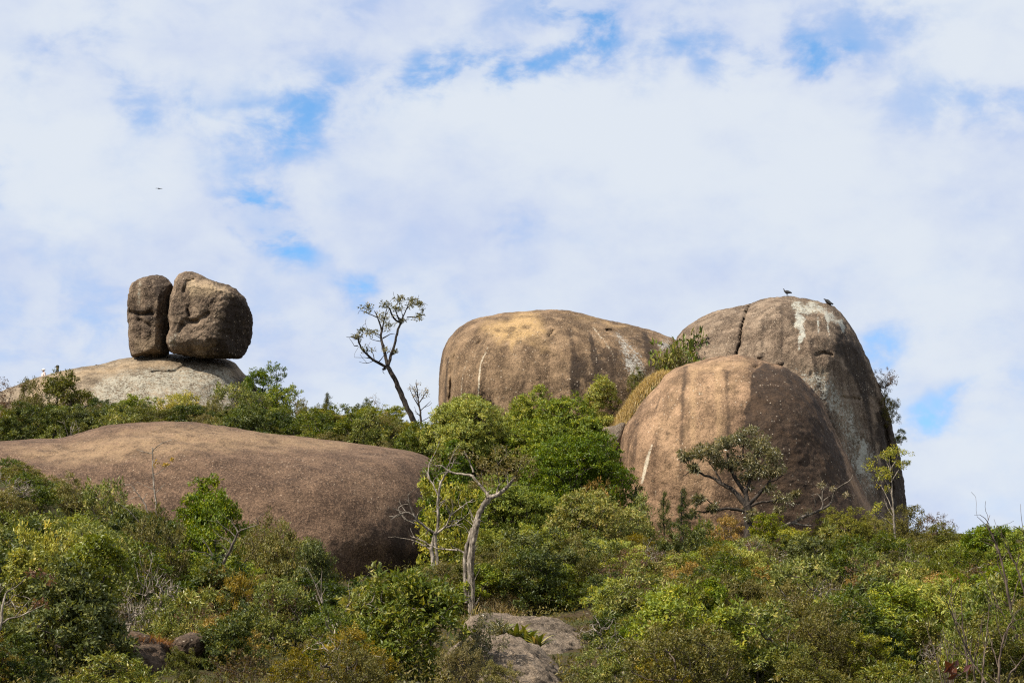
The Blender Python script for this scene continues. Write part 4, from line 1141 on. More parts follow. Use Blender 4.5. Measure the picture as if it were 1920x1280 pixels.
tree('round', 1580, 126, 951, 118, 'dome shaped bright green bush at the foot of the front dome', name='bush', cat='bush', dens=1.4, seed=61, z0=0.05)
shrub('pale', 1560, 121, 985, 70, 'pale leaved shrub in front of the dome shaped green bush')
shrub('round', 1640, 127, 972, 80, 'dull green shrub at the base of the slender pale tree')
shrub('olive', 1705, 136, 948, 90, 'olive brown shrub on the skyline just right of the tallest dome')
shrub('brown', 1755, 134, 964, 70, 'brownish thinning shrub on the skyline, between olive shrub and right trees')
shrub('broad', 1660, 112, 998, 110, 'dark glossy shrub below the slender pale tree')
shrub('small', 1735, 114, 985, 110, 'dull small leaved shrub below the skyline at the right')
tree('rich', 1845, 104, 985, 130, 'green rounded tree on the skyline behind the bare saplings', dens=1.7, seed=62, z0=0.1, tint_bias=-0.12)
tree('rich', 1912, 101, 990, 110, 'green tree at the right frame edge on the skyline', dens=1.6, seed=63, z0=0.1, tint_bias=-0.1)
tree('round', 1800, 95, 1026, 150, 'dark fine leaved rounded bush below the skyline trees at right', name='bush', cat='bush', dens=1.3, seed=64, z0=0.05, tint_bias=-0.18)
shrub('gold', 1360, 119, 968, 80, 'yellow leaved shrub at the foot of the gnarled tree, left of its trunk')
shrub('lime', 1440, 121, 965, 75, 'yellow green shrub right of the gnarled trunk')
shrub('lime', 1490, 116, 990, 80, 'large leaved yellow green shrub under the crooked low limb')
shrub('pale', 1320, 116, 978, 60, 'pale leaved shrub below the front dome, left of the gnarled tree')
shrub('bare', 1218, 103, 1005, 70, 'leafless silvery shrub among green shrubs below the front dome')
shrub('dark', 1275, 106, 985, 90, 'dark green shrub right of the leafless silvery one')
shrub('bare', 1705, 105, 1018, 60, 'leafless pale shrub below the skyline at right')

# --- twisted pale tree and bare pale tree in the middle
traced_tree('twisted_tree', 'twisted pale trunked tree standing behind the grey slab', 84, [
    ([(884, 1168), (882, 1130), (882, 1090), (881, 1050), (886, 1010), (893, 975), (905, 950), (918, 932)], 4.8, 5.2), ([(873, 1130), (872, 1090), (871, 1050), (876, 1020), (886, 990)], 3.4, 3.8), ([(888, 1150), (887, 1100), (884, 1060), (888, 1020), (897, 975)], 3.2, 4.0),
    ([(918, 932), (935, 928), (950, 915), (962, 900), (970, 885)], 5.0, 1.5), ([(930, 930), (932, 915), (938, 905)], 2.2, 1.2), ([(955, 912), (950, 900), (952, 890)], 1.8, 0.8), ([(918, 932), (908, 918), (896, 905), (888, 893)], 3.2, 2.4), ([(888, 893), (870, 888), (850, 888), (838, 880), (828, 872)], 2.6, 1.2), ([(888, 885), (880, 865), (870, 845)], 1.8, 1.3),
    ([(935, 905), (932, 885), (934, 870)], 1.4, 0.6), ([(828, 872), (812, 875), (805, 868)], 1.2, 0.5), ([(838, 880), (846, 862), (853, 840)], 1.4, 0.6), ([(876, 1040), (860, 1030), (840, 1030), (815, 1028), (798, 1015), (770, 1005)], 2.2, 0.7), ([(860, 1030), (848, 1024)], 1.4, 0.5), ([(893, 975), (884, 968), (882, 955)], 1.4, 0.6), ([(970, 885), (980, 878), (990, 868)], 1.0, 0.4), ([(934, 870), (945, 858), (955, 850)], 0.8, 0.4),
    ([(890, 1135), (900, 1120), (905, 1100)], 1.4, 0.5)],
    BARK_PALE, 47, LEAF['olive'], [(925, 880, 22, 14), (955, 868, 22, 14), (985, 862, 18, 9), (905, 868, 16, 8), (940, 845, 20, 8), (968, 890, 12, 5), (895, 910, 12, 6), (915, 905, 12, 7), (870, 850, 10, 3), (845, 855, 10, 3), (815, 858, 10, 3), (1000, 880, 12, 4)],
    twigs=(2.6, 26, 0.65), n_per=18, L=0.13, asp=0.36, flat=0.7, droop=0.25, sides=10)
traced_tree('bare_tree', 'leafless pale tree with spreading crooked branches left of the twisted trunk', 96, [
    ([(818, 1085), (812, 1055), (808, 1030), (812, 1012), (816, 1000)], 4.2, 3.4), ([(822, 1080), (820, 1050), (817, 1020), (816, 1000)], 3.0, 2.8), ([(816, 1000), (823, 980), (820, 955), (822, 930), (826, 905), (835, 890), (840, 884)], 2.8, 1.6), ([(822, 930), (815, 912), (805, 898), (803, 880), (805, 868)], 1.6, 1.2),
    ([(816, 1000), (800, 990), (785, 978), (775, 965), (760, 958), (745, 970), (730, 968)], 2.6, 0.8), ([(785, 985), (770, 978), (757, 972), (745, 952), (752, 948)], 1.4, 0.5), ([(775, 965), (768, 945), (765, 928)], 1.2, 0.4), ([(818, 1000), (832, 990), (842, 978), (845, 965), (838, 955)], 2.4, 1.2), ([(845, 965), (860, 955), (872, 945), (888, 935)], 1.6, 0.6), ([(842, 978), (855, 975), (865, 975)], 1.2, 0.5), ([(845, 968), (850, 950), (848, 938)], 1.1, 0.4),
    ([(832, 990), (848, 985), (865, 975), (880, 960)], 1.5, 0.5), ([(808, 1030), (795, 1022), (775, 1012), (755, 1008)], 1.6, 0.5), ([(822, 955), (832, 940), (838, 930)], 1.0, 0.4), ([(760, 958), (750, 945), (748, 935)], 0.9, 0.3), ([(805, 868), (815, 850), (822, 835)], 0.8, 0.4), ([(840, 884), (850, 870), (853, 852)], 1.2, 0.5)],
    BARK_PALE, 48, LEAF['olive'], [(815, 870, 10, 4), (845, 960, 12, 5), (860, 945, 10, 4), (830, 850, 8, 3)], twigs=(3.2, 22, 0.75), n_per=8, L=0.10, rise=0.35)

# --- left foreground
traced_tree('bare_sapling', 'bare sapling with a few yellow flowers before the whaleback', 92, [
    ([(294, 970), (291, 930), (287, 895), (286, 860), (285, 838)], 1.9, 0.9), ([(285, 845), (300, 832), (322, 824)], 1.1, 0.4), ([(286, 850), (272, 848), (258, 843)], 1.0, 0.4), ([(291, 925), (302, 915), (310, 905)], 0.9, 0.3), ([(290, 918), (275, 912), (268, 908)], 0.9, 0.3), ([(288, 890), (302, 885), (312, 872)], 0.8, 0.3)],
    BARK_PALE, 71, LEAF['yellow'], [(292, 868, 5, 3), (310, 870, 4, 3), (322, 860, 4, 2)], twigs=(1.2, 14, 0.6), n_per=9, L=0.09, asp=0.6)
traced_tree('bare_sapling', 'leafless forked sapling left of the yellow flowered one', 90, [
    ([(278, 962), (272, 945), (262, 930), (250, 915), (245, 908)], 1.6, 0.8), ([(262, 930), (250, 932), (235, 940)], 0.9, 0.3), ([(245, 908), (236, 910), (228, 905)], 0.8, 0.3), ([(268, 938), (275, 925)], 0.8, 0.4), ([(262, 980), (240, 955), (215, 938)], 1.3, 0.4)],
    BARK_PALE, 72, None, [], twigs=(1.2, 14, 0.6))
tree('rich', 375, 95, 888, 95, 'small green tree in front of the whaleback face', dens=1.5, seed=73, z0=0.35, tint_bias=-0.05)
shrub('rich', 400, 93, 925, 75, 'green shrub touching the small tree before the whaleback')
shrub('small', 60, 99, 868, 90, 'small leaved dark olive shrub at the left frame edge under the whaleback', group=None)
shrub('broad', 15, 100, 862, 70, 'tall olive shrub in the corner where whaleback meets the left frame edge')
shrub('small', 150, 98, 890, 85, 'greyish olive shrub under the bare sapling of the whaleback')
shrub('broad', 205, 96, 905, 60, 'broad leaved shrub rising before the left part of the whaleback')
shrub('olive', 300, 88, 960, 70, 'olive shrub around the foot of the yellow flowered sapling')
shrub('small', 560, 87, 985, 80, 'dense olive shrub at the lower edge of the whaleback, right of the dead tree')
shrub('dark', 590, 84, 1010, 60, 'dark green shrub at the right end of the left thicket by the whaleback')
shrub('olive', 490, 88, 972, 80, 'brownish olive shrub behind the dead forked tree')
traced_tree('dead_tree', 'dead forked tree with crooked twigs in the left thicket', 80, [
    ([(430, 1120), (425, 1095), (421, 1070), (418, 1058)], 4.6, 4.0), ([(418, 1058), (428, 1040), (436, 1022), (443, 1005), (446, 998)], 3.4, 1.6), ([(446, 998), (455, 992), (470, 988), (485, 982)], 1.4, 0.6), ([(446, 998), (440, 985), (432, 975)], 1.2, 0.4), ([(418, 1058), (405, 1048), (392, 1040), (385, 1035)], 2.4, 1.0), ([(405, 1048), (395, 1035), (388, 1020), (378, 1008)], 1.4, 0.5), ([(385, 1035), (370, 1035), (355, 1028)], 0.9, 0.4),
    ([(436, 1022), (425, 1010), (410, 1005), (400, 992)], 1.2, 0.4), ([(430, 1035), (420, 1025), (412, 1018)], 1.0, 0.4), ([(485, 982), (480, 970)], 0.8, 0.4), ([(440, 1005), (432, 995), (415, 985), (405, 972)], 1.0, 0.3)],
    BARK_GREY, 74, LEAF['brown'], [(400, 990, 14, 4), (425, 985, 12, 4)], twigs=(3.0, 22, 0.8), n_per=4, L=0.08)
traced_tree('dead_tree', 'short dead stump tree with a gnarled base beside the large shrub', 66, [
    ([(622, 1235), (620, 1215), (628, 1195), (632, 1172)], 8.0, 3.0), ([(612, 1232), (618, 1205), (630, 1190)], 5.0, 3.0), ([(632, 1172), (636, 1155), (648, 1145), (655, 1130), (668, 1122), (690, 1118)], 2.4, 0.8), ([(630, 1180), (618, 1165), (605, 1152), (598, 1130), (592, 1115)], 2.0, 0.8), ([(626, 1190), (612, 1170), (606, 1140), (602, 1100), (604, 1070)], 1.6, 0.6), ([(604, 1130), (596, 1110), (588, 1085), (575, 1065)], 1.2, 0.5), ([(655, 1130), (655, 1112)], 1.2, 0.6), ([(640, 1150), (660, 1140), (675, 1130), (692, 1120)], 1.0, 0.4)],
    BARK_PALE, 75, None, [], twigs=(1.5, 24, 0.7))
tree('dark', 128, 61.8, 1052, 275, 'big dark glossy tree in the lower left, its tops catching the sun', dens=1.5, seed=76, z0=0.1)
tree('lime', 85, 64.6, 1024, 110, 'yellow green topped bush left of the big dark glossy tree top', name='bush', cat='bush', dens=1.6, seed=77, z0=0.5, tint_bias=-0.3)
tree('lime', 186, 64.4, 1004, 125, 'bright green topped bush rising highest in the lower left', name='bush', cat='bush', dens=1.7, seed=78, z0=0.5, tint_bias=-0.35)
shrub('lime', 95, 70, 992, 52, 'small yellow green bush above the lower left dark tree')
shrub('feather', 22, 57.5, 1195, 120, 'feathery yellow olive shrub in the bottom left corner')
shrub('pale', 225, 57, 1228, 170, 'pale long leaved shrub at the bottom edge below the brown rock')
shrub('bare', 295, 70, 1030, 120, 'leafless grey bush right of the lower left dark tree')
shrub('bare', 250, 68, 1085, 90, 'low leafless bush beside the dark glossy tree')
shrub('broad', 310, 68, 1120, 95, 'grey green shrub above the rusty dry grass')
shrub('pale', 365, 66, 1160, 70, 'pale narrow leaved shrub above the overhanging rock')
shrub('gold', 400, 74, 1062, 90, 'yellow flecked shrub left of the dead forked trunk')
shrub('gold', 458, 73, 1075, 60, 'yellow leaved upright shrub right of the dead forked trunk')
shrub('dark', 440, 64, 1135, 130, 'dark green shrub below the dead forked tree')
shrub('broad', 530, 70, 1090, 120, 'broad leaved shrub between dead forked tree and stump tree')
shrub('small', 355, 60, 1215, 60, 'small twiggy shrub before the overhanging rock')
tree('broad', 775, 65, 1082, 250, 'large shrub with pointed olive leaves left of the grey slab', name='bush', cat='bush', dens=1.9, seed=79, z0=0.05, tint_bias=0.08)
tree('broad', 700, 66, 1066, 110, 'upper left shoulder shrub of olive leaves against the whaleback base', name='bush', cat='bush', dens=1.7, seed=80, z0=0.1, tint_bias=0.05)
shrub('grey', 892, 65.5, 1150, 110, 'dark drooping leaved shrub overhanging the pale brown slab', sink=0.6, var=0)
shrub('gold', 575, 57, 1218, 110, 'bright yellow green shrub at the bottom edge left of the large shrub')
shrub('olive', 680, 57, 1205, 130, 'dry olive shrub at the bottom edge under the large shrub')
shrub('brown', 455, 57.5, 1225, 110, 'brownish shrub at the bottom edge between pale and yellow green shrubs')
shrub('olive', 868, 59.5, 1205, 90, 'olive shrub hiding the left end of the pale brown slab')
shrub('small', 940, 58, 1240, 70, 'little olive shrub before the pale brown slab at the bottom edge')
traced_tree('bare_tree', 'pale bare limbs reaching in from the left frame edge', 58, [
    ([(-6, 1190), (2, 1172), (4, 1160), (2, 1145), (8, 1120), (14, 1108)], 3.6, 1.4), ([(4, 1168), (20, 1158), (40, 1154), (60, 1145), (85, 1132)], 2.2, 0.7), ([(30, 1155), (40, 1142), (50, 1130)], 1.3, 0.5), ([(14, 1108), (30, 1100), (45, 1088), (48, 1080)], 1.2, 0.5), ([(14, 1110), (28, 1095)], 1.0, 0.4), ([(30, 1142), (24, 1130), (20, 1125)], 1.2, 0.5)],
    BARK_PALE, 81, LEAF['brown'], [(55, 1075, 10, 4), (85, 1085, 14, 5), (75, 1130, 14, 5)], twigs=(1.0, 20, 0.6), n_per=7, L=0.12, asp=0.6)

# --- right foreground
RSAP = [
    ('tall bare sapling leaning left at the right, topped with forked twigs', 62, [([(1925, 1240), (1905, 1190), (1895, 1140), (1888, 1100), (1878, 1050), (1862, 1005), (1850, 985)], 3.4, 1.3), ([(1850, 985), (1840, 975), (1832, 968)], 0.9, 0.4), ([(1850, 985), (1856, 965)], 0.9, 0.4), ([(1862, 1005), (1868, 990)], 0.8, 0.3), ([(1888, 1100), (1872, 1060), (1868, 1030)], 1.4, 0.5), ([(1905, 1190), (1880, 1150), (1860, 1110), (1845, 1075)], 1.6, 0.5), ([(1878, 1050), (1892, 1030)], 1.0, 0.4), ([(1895, 1140), (1905, 1100), (1915, 1075)], 1.3, 0.5)]),
    ('bare sapling crossing the right frame edge', 61, [([(1935, 1180), (1918, 1100), (1905, 1060), (1885, 1020)], 2.4, 0.8), ([(1930, 1010), (1915, 992), (1900, 985)], 1.2, 0.4), ([(1905, 1060), (1912, 1040)], 0.9, 0.4)]),
    ('dark upright bare stems at the lower right, left of the tall sapling', 58, [([(1815, 1300), (1812, 1230), (1806, 1180), (1802, 1120)], 2.4, 0.7), ([(1830, 1300), (1825, 1240), (1800, 1190), (1780, 1140), (1772, 1120)], 2.2, 0.6), ([(1806, 1180), (1790, 1160), (1782, 1125)], 1.2, 0.4), ([(1812, 1230), (1795, 1215), (1778, 1205)], 1.1, 0.4), ([(1840, 1300), (1845, 1230), (1852, 1180), (1855, 1120)], 2.0, 0.6), ([(1820, 1260), (1835, 1210), (1840, 1170)], 1.3, 0.5)]),
    ('branching bare brown sapling in the bottom right corner', 57, [([(1875, 1310), (1872, 1250), (1880, 1200), (1892, 1170), (1905, 1160)], 2.6, 0.8), ([(1880, 1310), (1895, 1260), (1915, 1240), (1935, 1190)], 2.4, 0.7), ([(1872, 1250), (1862, 1215), (1852, 1180)], 1.3, 0.4), ([(1880, 1200), (1870, 1175), (1868, 1150)], 1.1, 0.4), ([(1860, 1310), (1845, 1270), (1822, 1240), (1808, 1225)], 2.2, 0.6), ([(1890, 1310), (1870, 1280), (1850, 1262)], 1.6, 0.5)]),
    ('thin bare stems at the bottom edge, leftmost of the right saplings', 57.5, [([(1770, 1300), (1760, 1250), (1745, 1200), (1735, 1165)], 1.8, 0.5), ([(1775, 1300), (1778, 1240), (1770, 1190)], 1.7, 0.5), ([(1790, 1300), (1785, 1250), (1790, 1200)], 1.5, 0.5), ([(1745, 1200), (1738, 1215)], 0.8, 0.3)]),
]
for i, (lb, d_, br) in enumerate(RSAP):
    traced_tree('bare_sapling', lb, d_, br, BARK_TWIG, 90 + i, None, [], twigs=(2.0, 34, 0.55), twig_r=1.0)
shrub('pale', 1790, 59, 1185, 120, 'light green broad leaved shrub behind the dark bare stems')
shrub('pale', 1720, 66, 1160, 110, 'light green long leaved shrub left of the bare saplings')
shrub('broad', 1890, 62, 1150, 110, 'broad leaved shrub in the bottom right corner behind the saplings')
shrub('round', 1395, 59, 1205, 100, 'fine leaved bright shrub at the bottom, centre right')
shrub('lime', 1625, 60, 1190, 110, 'yellow green leafy shrub at the bottom edge, left of the saplings')
shrub('gold', 1440, 92, 1065, 100, 'golden rusty shrub in the middle of the right slope')
shrub('brown', 1690, 87, 1075, 120, 'brown withered shrub with pale leaves on the right slope')
shrub('round', 1430, 78, 1125, 95, 'rounded fresh green shrub below the golden rusty one')
shrub('dark', 1480, 70, 1150, 130, 'dark green shrub on the lower right slope below the rounded one')
shrub('dark', 1160, 76, 1130, 110, 'dark green shrub right of the grey slab')
shrub('broad', 1130, 62, 1200, 110, 'broad leaved shrub right of the pale brown slab')
shrub('bare', 1570, 92, 1040, 100, 'arching leafless stems on the right slope')

# red broad dead leaves at the lower right
b_ = MB()
rng = np.random.RandomState(3)
base = at(1775, 1275, 56.8)
C_ = np.array([at(1755 + rng.uniform(0, 60), 1262 + rng.uniform(-12, 14), 56.8 + rng.uniform(-0.4, 0.4)) for _ in range(14)])
b_.leaves(rng, C_, rnd_dir(rng, 14) + np.array([0, 0, 0.4]), rnd_dir(rng, 14) - np.array([0, 0.8, 0]), rng.uniform(0.25, 0.42, 14), rng.uniform(0.12, 0.18, 14), rng.uniform(0, 1, 14), 0.1)
st_ = MB()
for c_ in C_:
    st_.tube(np.array([base + [0, 0, -0.6], (base + c_) / 2, c_]), [0.012, 0.008, 0.005], 4)
root = link('red_leaved_plant', None, loc=base - np.array([0, 0, 0.6]))
tag(root, 'plant with large rust red leaves at the bottom edge, right', 'plant')
LEAF['red'] = leaf_mat('leaf_red', (0.07, 0.024, 0.015), (0.12, 0.042, 0.024), (0.17, 0.07, 0.04), 0.45, 0.4)
me_all = b_.mesh('leaves', [LEAF['red']], base - np.array([0, 0, 0.6]))
for k in range(14):
    one = MB()
    V4 = np.concatenate(b_.v)[k * 4:k * 4 + 4]
    one.add(V4, [[0, 2, 1], [0, 3, 2]], 0, np.full(4, rng.uniform(0, 1)), smooth=False)
    link('leaf', one.mesh('leaf', [LEAF['red']], base - np.array([0, 0, 0.6])), root)
link('stem', st_.mesh('stem', [BARK_TWIG], base - np.array([0, 0, 0.6])), root)


# --- bromeliads between the two slabs
def bromeliad(px, py, d, size, n, label, seed):
    rng = np.random.RandomState(seed)
    base = at(px, py, d)
    root = link('bromeliad', None, loc=base)
    tag(root, label, 'bromeliad', 'bromeliads between the slabs')
    for k in range(n):
        a = 2.4 * k + rng.uniform(-0.3, 0.3)
        el = rng.uniform(0.7, 1.35)
        L = size * rng.uniform(0.7, 1.1)
        out_ = np.array([math.cos(a), math.sin(a), 0])
        side = np.array([-math.sin(a), math.cos(a), 0])
        s = np.linspace(0, 1, 6)
        P = out_[None, :] * (L * math.cos(el) * s)[:, None] + np.array([0, 0, 1])[None, :] * (L * math.sin(el) * s - L * 0.35 * s ** 2.5)[:, None] + out_[None, :] * (0.25 * L * s ** 2)[:, None]
        wd_ = 0.055 * size * 1.6 * np.array([1, 1.1, 1.05, 0.85, 0.5, 0.03])
        up = np.cross(side, np.gradient(P, axis=0))
        up /= np.linalg.norm(up, axis=1)[:, None] + 1e-9
        V = np.concatenate([P + side * wd_[:, None] - up * wd_[:, None] * -0.35, P, P - side * wd_[:, None] - up * wd_[:, None] * -0.35])
        i = np.arange(5)
        Fq = np.concatenate([np.stack([i, i + 1, i + 7, i + 6], -1), np.stack([i + 6, i + 7, i + 13, i + 12], -1)])
        m_ = MB()
        m_.add(V, Fq, 0, np.full(18, rng.uniform(0, 1)))
        link('leaf', m_.mesh('leaf', [LEAF['brom']]), root)


bromeliad(937, 1193, 71.5, 0.85, 18, 'upright yellow green bromeliad, leftmost between the two slabs', 1)
bromeliad(968, 1200, 71.3, 0.85, 18, 'bromeliad with narrow leaves in the middle between the slabs', 2)
bromeliad(990, 1205, 71.0, 0.78, 16, 'bright bromeliad right of the middle one between the slabs', 3)
bromeliad(1008, 1214, 70.5, 0.70, 14, 'smallest bromeliad at the right end between the slabs', 4)


# ------------------------------------------------------------------ grass patches
def grass_patch(name, label, pts, n, H, mat, d_jit, seed, bend=0.5, wmul=1.0):
    """pts: list of (px, d, spread_px) tufts standing on the hillside or the rock beneath."""
    rng = np.random.RandomState(seed)
    m_ = MB()
    base = None
    for (px, d, sp, z) in pts:
        k = n
        mpp = (d / CF[1]) / F_PX
        x = at(px, 900, d)[0] + rng.normal(size=k) * sp * mpp * 0.5
        y = d + rng.normal(size=k) * d_jit
        zz = terrain_z(x, y) if z is None else np.full(k, z)
        P = np.stack([x, y, zz - 0.04], -1)
        if base is None:
            base = P[0].copy()
        h = H * rng.uniform(0.5, 1.2, k)
        lean = rng.normal(size=(k, 2)) * bend * 0.6
        Lv = np.stack([lean[:, 0], lean[:, 1], np.ones(k)], -1)
        Lv /= np.linalg.norm(Lv, axis=1)[:, None]
        side = rnd_dir(rng, k) * np.array([1, 1, 0.1])
        wd_ = 0.012 * wmul * rng.uniform(0.6, 1.3, k)[:, None]
        mid = P + Lv * (h * 0.55)[:, None]
        tip = P + Lv * h[:, None] + np.stack([lean[:, 0], lean[:, 1], -np.abs(lean).sum(1) * 0.5], -1) * (h * 0.45)[:, None]
        V = np.stack([P - side * wd_, P + side * wd_, mid + side * wd_ * 0.8, mid - side * wd_ * 0.8, tip], 1).reshape(-1, 3)
        q_ = np.arange(k)[:, None] * 5
        tn = np.repeat(rng.uniform(0, 1, k), 5)
        m_.add(V, q_ + np.array([[0, 1, 2, 3]]), 0, tn, smooth=False)
        m_.f.append(q_ + np.array([[3, 2, 4]]) + m_.nv - len(V))
        m_.m.append(np.zeros(k))
        m_.sm.append(np.full(k, False))
    o = link(name, m_.mesh(name, [mat], base), loc=base)
    tag(o, label, 'grass', kind='stuff')


grass_patch('dry_grass', 'straw coloured grass on the ledge between broad dome and front dome', [(1140 + 13 * i, 144.4 + 0.12 * i, 26, None) for i in range(9)], 700, 0.42, LEAF['straw'], 0.6, 1, wmul=1.4)
grass_patch('dry_grass', 'rusty dry grass on top of the brown rock at bottom left', [(292, 64.3, 26, at(292, 1205, 64.3)[2] - 0.05), (272, 64.2, 20, at(272, 1205, 64.2)[2] - 0.05), (312, 64.2, 18, at(312, 1212, 64.2)[2] - 0.05)], 260, 0.42, LEAF['rust'], 0.25, 2, bend=1.2)
grass_patch('dry_grass', 'golden dry grass beside the foot of the twisted trunk', [(905 + 14 * i, 85.0 + 0.4 * (i % 3), 26, None) for i in range(6)], 300, 0.8, LEAF['straw'], 0.8, 3, bend=0.8)
grass_patch('dry_grass', 'olive straw grass through the scrub of the right slope', [(1300 + 45 * (i % 9), 74 + 5.0 * (i // 9), 70, None) for i in range(36)], 190, 1.25, LEAF['olive'], 1.6, 4, bend=0.7, wmul=1.3)

# ------------------------------------------------------------------ scrub between the named shrubs
VEG = [(0, 868), (60, 878), (140, 898), (200, 918), (260, 945), (330, 955), (400, 950), (480, 975), (560, 995), (600, 1030), (618, 1090), (650, 1112), (700, 1080), (760, 1060), (800, 1060), (850, 1020), (900, 955), (1000, 920), (1080, 925), (1160, 940), (1250, 960), (1300, 975), (1350, 995),
       (1400, 1015), (1480, 1000), (1530, 995), (1600, 990), (1640, 985), (1700, 980), (1760, 980), (1800, 1000), (1920, 1000)]
CREST = [(-60, 775), (0, 772), (60, 765), (190, 765), (300, 762), (400, 766), (480, 768), (560, 776), (620, 770), (700, 778), (760, 792), (815, 822)]
NEAR = [(0, 0), (770, 0), (780, 1085), (845, 1100), (862, 1150), (1000, 1150), (1095, 1150), (1110, 0), (1920, 0)]   # keeps the foot of the pale trunks and the slab in view
CXA, CYA = np.array(CREST, float).T
NXA, NYA = np.array(NEAR, float).T
VX, VY = np.array(VEG, float).T
MARKS = [('the twisted pale trunk', 885, 1060), ('the leafless pale tree', 815, 1010), ('the gnarled tree', 1404, 985), ('the grey slab', 1000, 1175), ('the pale brown slab', 950, 1245), ('the white mineral streak', 1210, 880),
         ('the dead forked tree', 425, 1060), ('the dead stump tree', 622, 1200), ('the big dark glossy tree', 130, 1120), ('the large pointed leaved shrub', 775, 1150), ('the silvery leafless shrub', 1218, 1045), ('the dome shaped green bush', 1580, 980),
         ('the slender pale tree', 1676, 970), ('the rusty dry grass', 292, 1200), ('the golden rusty shrub', 1440, 1090), ('the tall bare sapling', 1890, 1110), ('the dark bare stems', 1815, 1200), ('the red leaved plant', 1780, 1262), ('the bromeliads', 970, 1195),
         ('the yellow flowered sapling', 290, 930), ('the small green tree before the whaleback', 378, 920), ('the feathery corner shrub', 22, 1235), ('the overhanging rock', 355, 1215), ('the rounded fresh green shrub', 1430, 1155), ('the withered pale leaved shrub', 1690, 1105),
         ('the dark rounded bush', 1800, 1070), ('the leafy tree behind the pale trunk', 965, 970), ('the glossy tree below the front dome', 1100, 990), ('the pointed young trees', 1245, 930), ('the crooked dead limbs', 1555, 930), ('the whaleback end', 640, 1100),
         ('the leaning tree', 765, 770), ('the layered dark tree', 500, 730), ('the large rounded shrub', 118, 745), ('the bare whaleback sapling', 131, 850), ('the lime green layered shrubs', 640, 785), ('the balanced boulders', 350, 760)]
LOOK = {'broad': 'broad leaved shrub', 'small': 'small leaved olive shrub', 'dark': 'dark green shrub', 'olive': 'brownish olive shrub', 'brown': 'dry brown shrub', 'bare': 'leafless twig shrub', 'gold': 'yellowish shrub', 'pale': 'pale leaved shrub', 'rich': 'bright green shrub'}
USED = {o['label']: 1 for o in bpy.data.objects if 'label' in o}


def filler_label(kind, px, py, s, reg):
    """What the shrub looks like and the landmark it stands by."""
    size = 'small ' if s < 0.78 else ('big ' if s > 1.0 else '')
    order = sorted(MARKS, key=lambda m_: math.hypot(m_[1] - px, (m_[2] - py) * 1.3))
    for near in order[:6]:
        dx, dy = px - near[1], py - near[2]
        dist = math.hypot(dx, dy)
        far = 'close ' if dist < 75 else ('' if dist < 170 else 'well ')
        h = 'left' if dx < 0 else 'right'
        v = 'above' if dy < 0 else 'below'
        if abs(dy) < 0.5 * abs(dx):
            rel = f'{h} of'
        elif abs(dx) < 0.5 * abs(dy):
            rel = v
        else:
            rel = f'{v} and {h} of'
        lb = f'{size}{LOOK[kind]} {far}{rel} {near[0]}'
        if lb not in USED and len(lb.split()) <= 16:
            USED[lb] = 1
            return lb
    return f'{LOOK[kind]} {far}{rel} {near[0]}'


MIXW = {'L': dict(broad=.20, small=.16, dark=.36, olive=.09, brown=.05, bare=.09, gold=.04, pale=.05, rich=.06),
        'M': dict(broad=.24, small=.26, dark=.10, olive=.12, brown=.04, bare=.07, gold=.07, pale=.06, rich=.14),
        'R': dict(broad=.16, small=.24, dark=.10, olive=.15, brown=.05, bare=.09, gold=.09, pale=.10, rich=.10)}
GRP = {'L': 'shrubs of the left thicket', 'M': 'shrubs between grey slab and front dome', 'R': 'shrubs of the right slope'}
rf = np.random.RandomState(17)
cand = []
d_ = 54.5
while d_ < 134:
    step = 1.5 if d_ < 90 else 1.75
    half = 0.2126 * d_ / CF[1] + 2.0
    for x in np.arange(-half, half, step):
        cand.append((x + rf.uniform(-.7, .7), d_ + rf.uniform(-.8, .8)))
    d_ += step
for y in np.arange(134.0, 156.0, 2.0):
    for x in np.arange(-36.0, -4.5, 1.9):
        cand.append((x + rf.uniform(-.7, .7), y + rf.uniform(-.8, .8)))
cand.sort(key=lambda c: c[1])
BW, BH = 480, 320
cover = np.zeros((BH, BW), bool)
yy, xx = np.mgrid[0:BH, 0:BW]


def ell(px, py, a, b_):
    return (((xx * 4 + 2 - px) / max(a, 1)) ** 2 + ((yy * 4 + 2 - py) / max(b_, 1)) ** 2) < 1


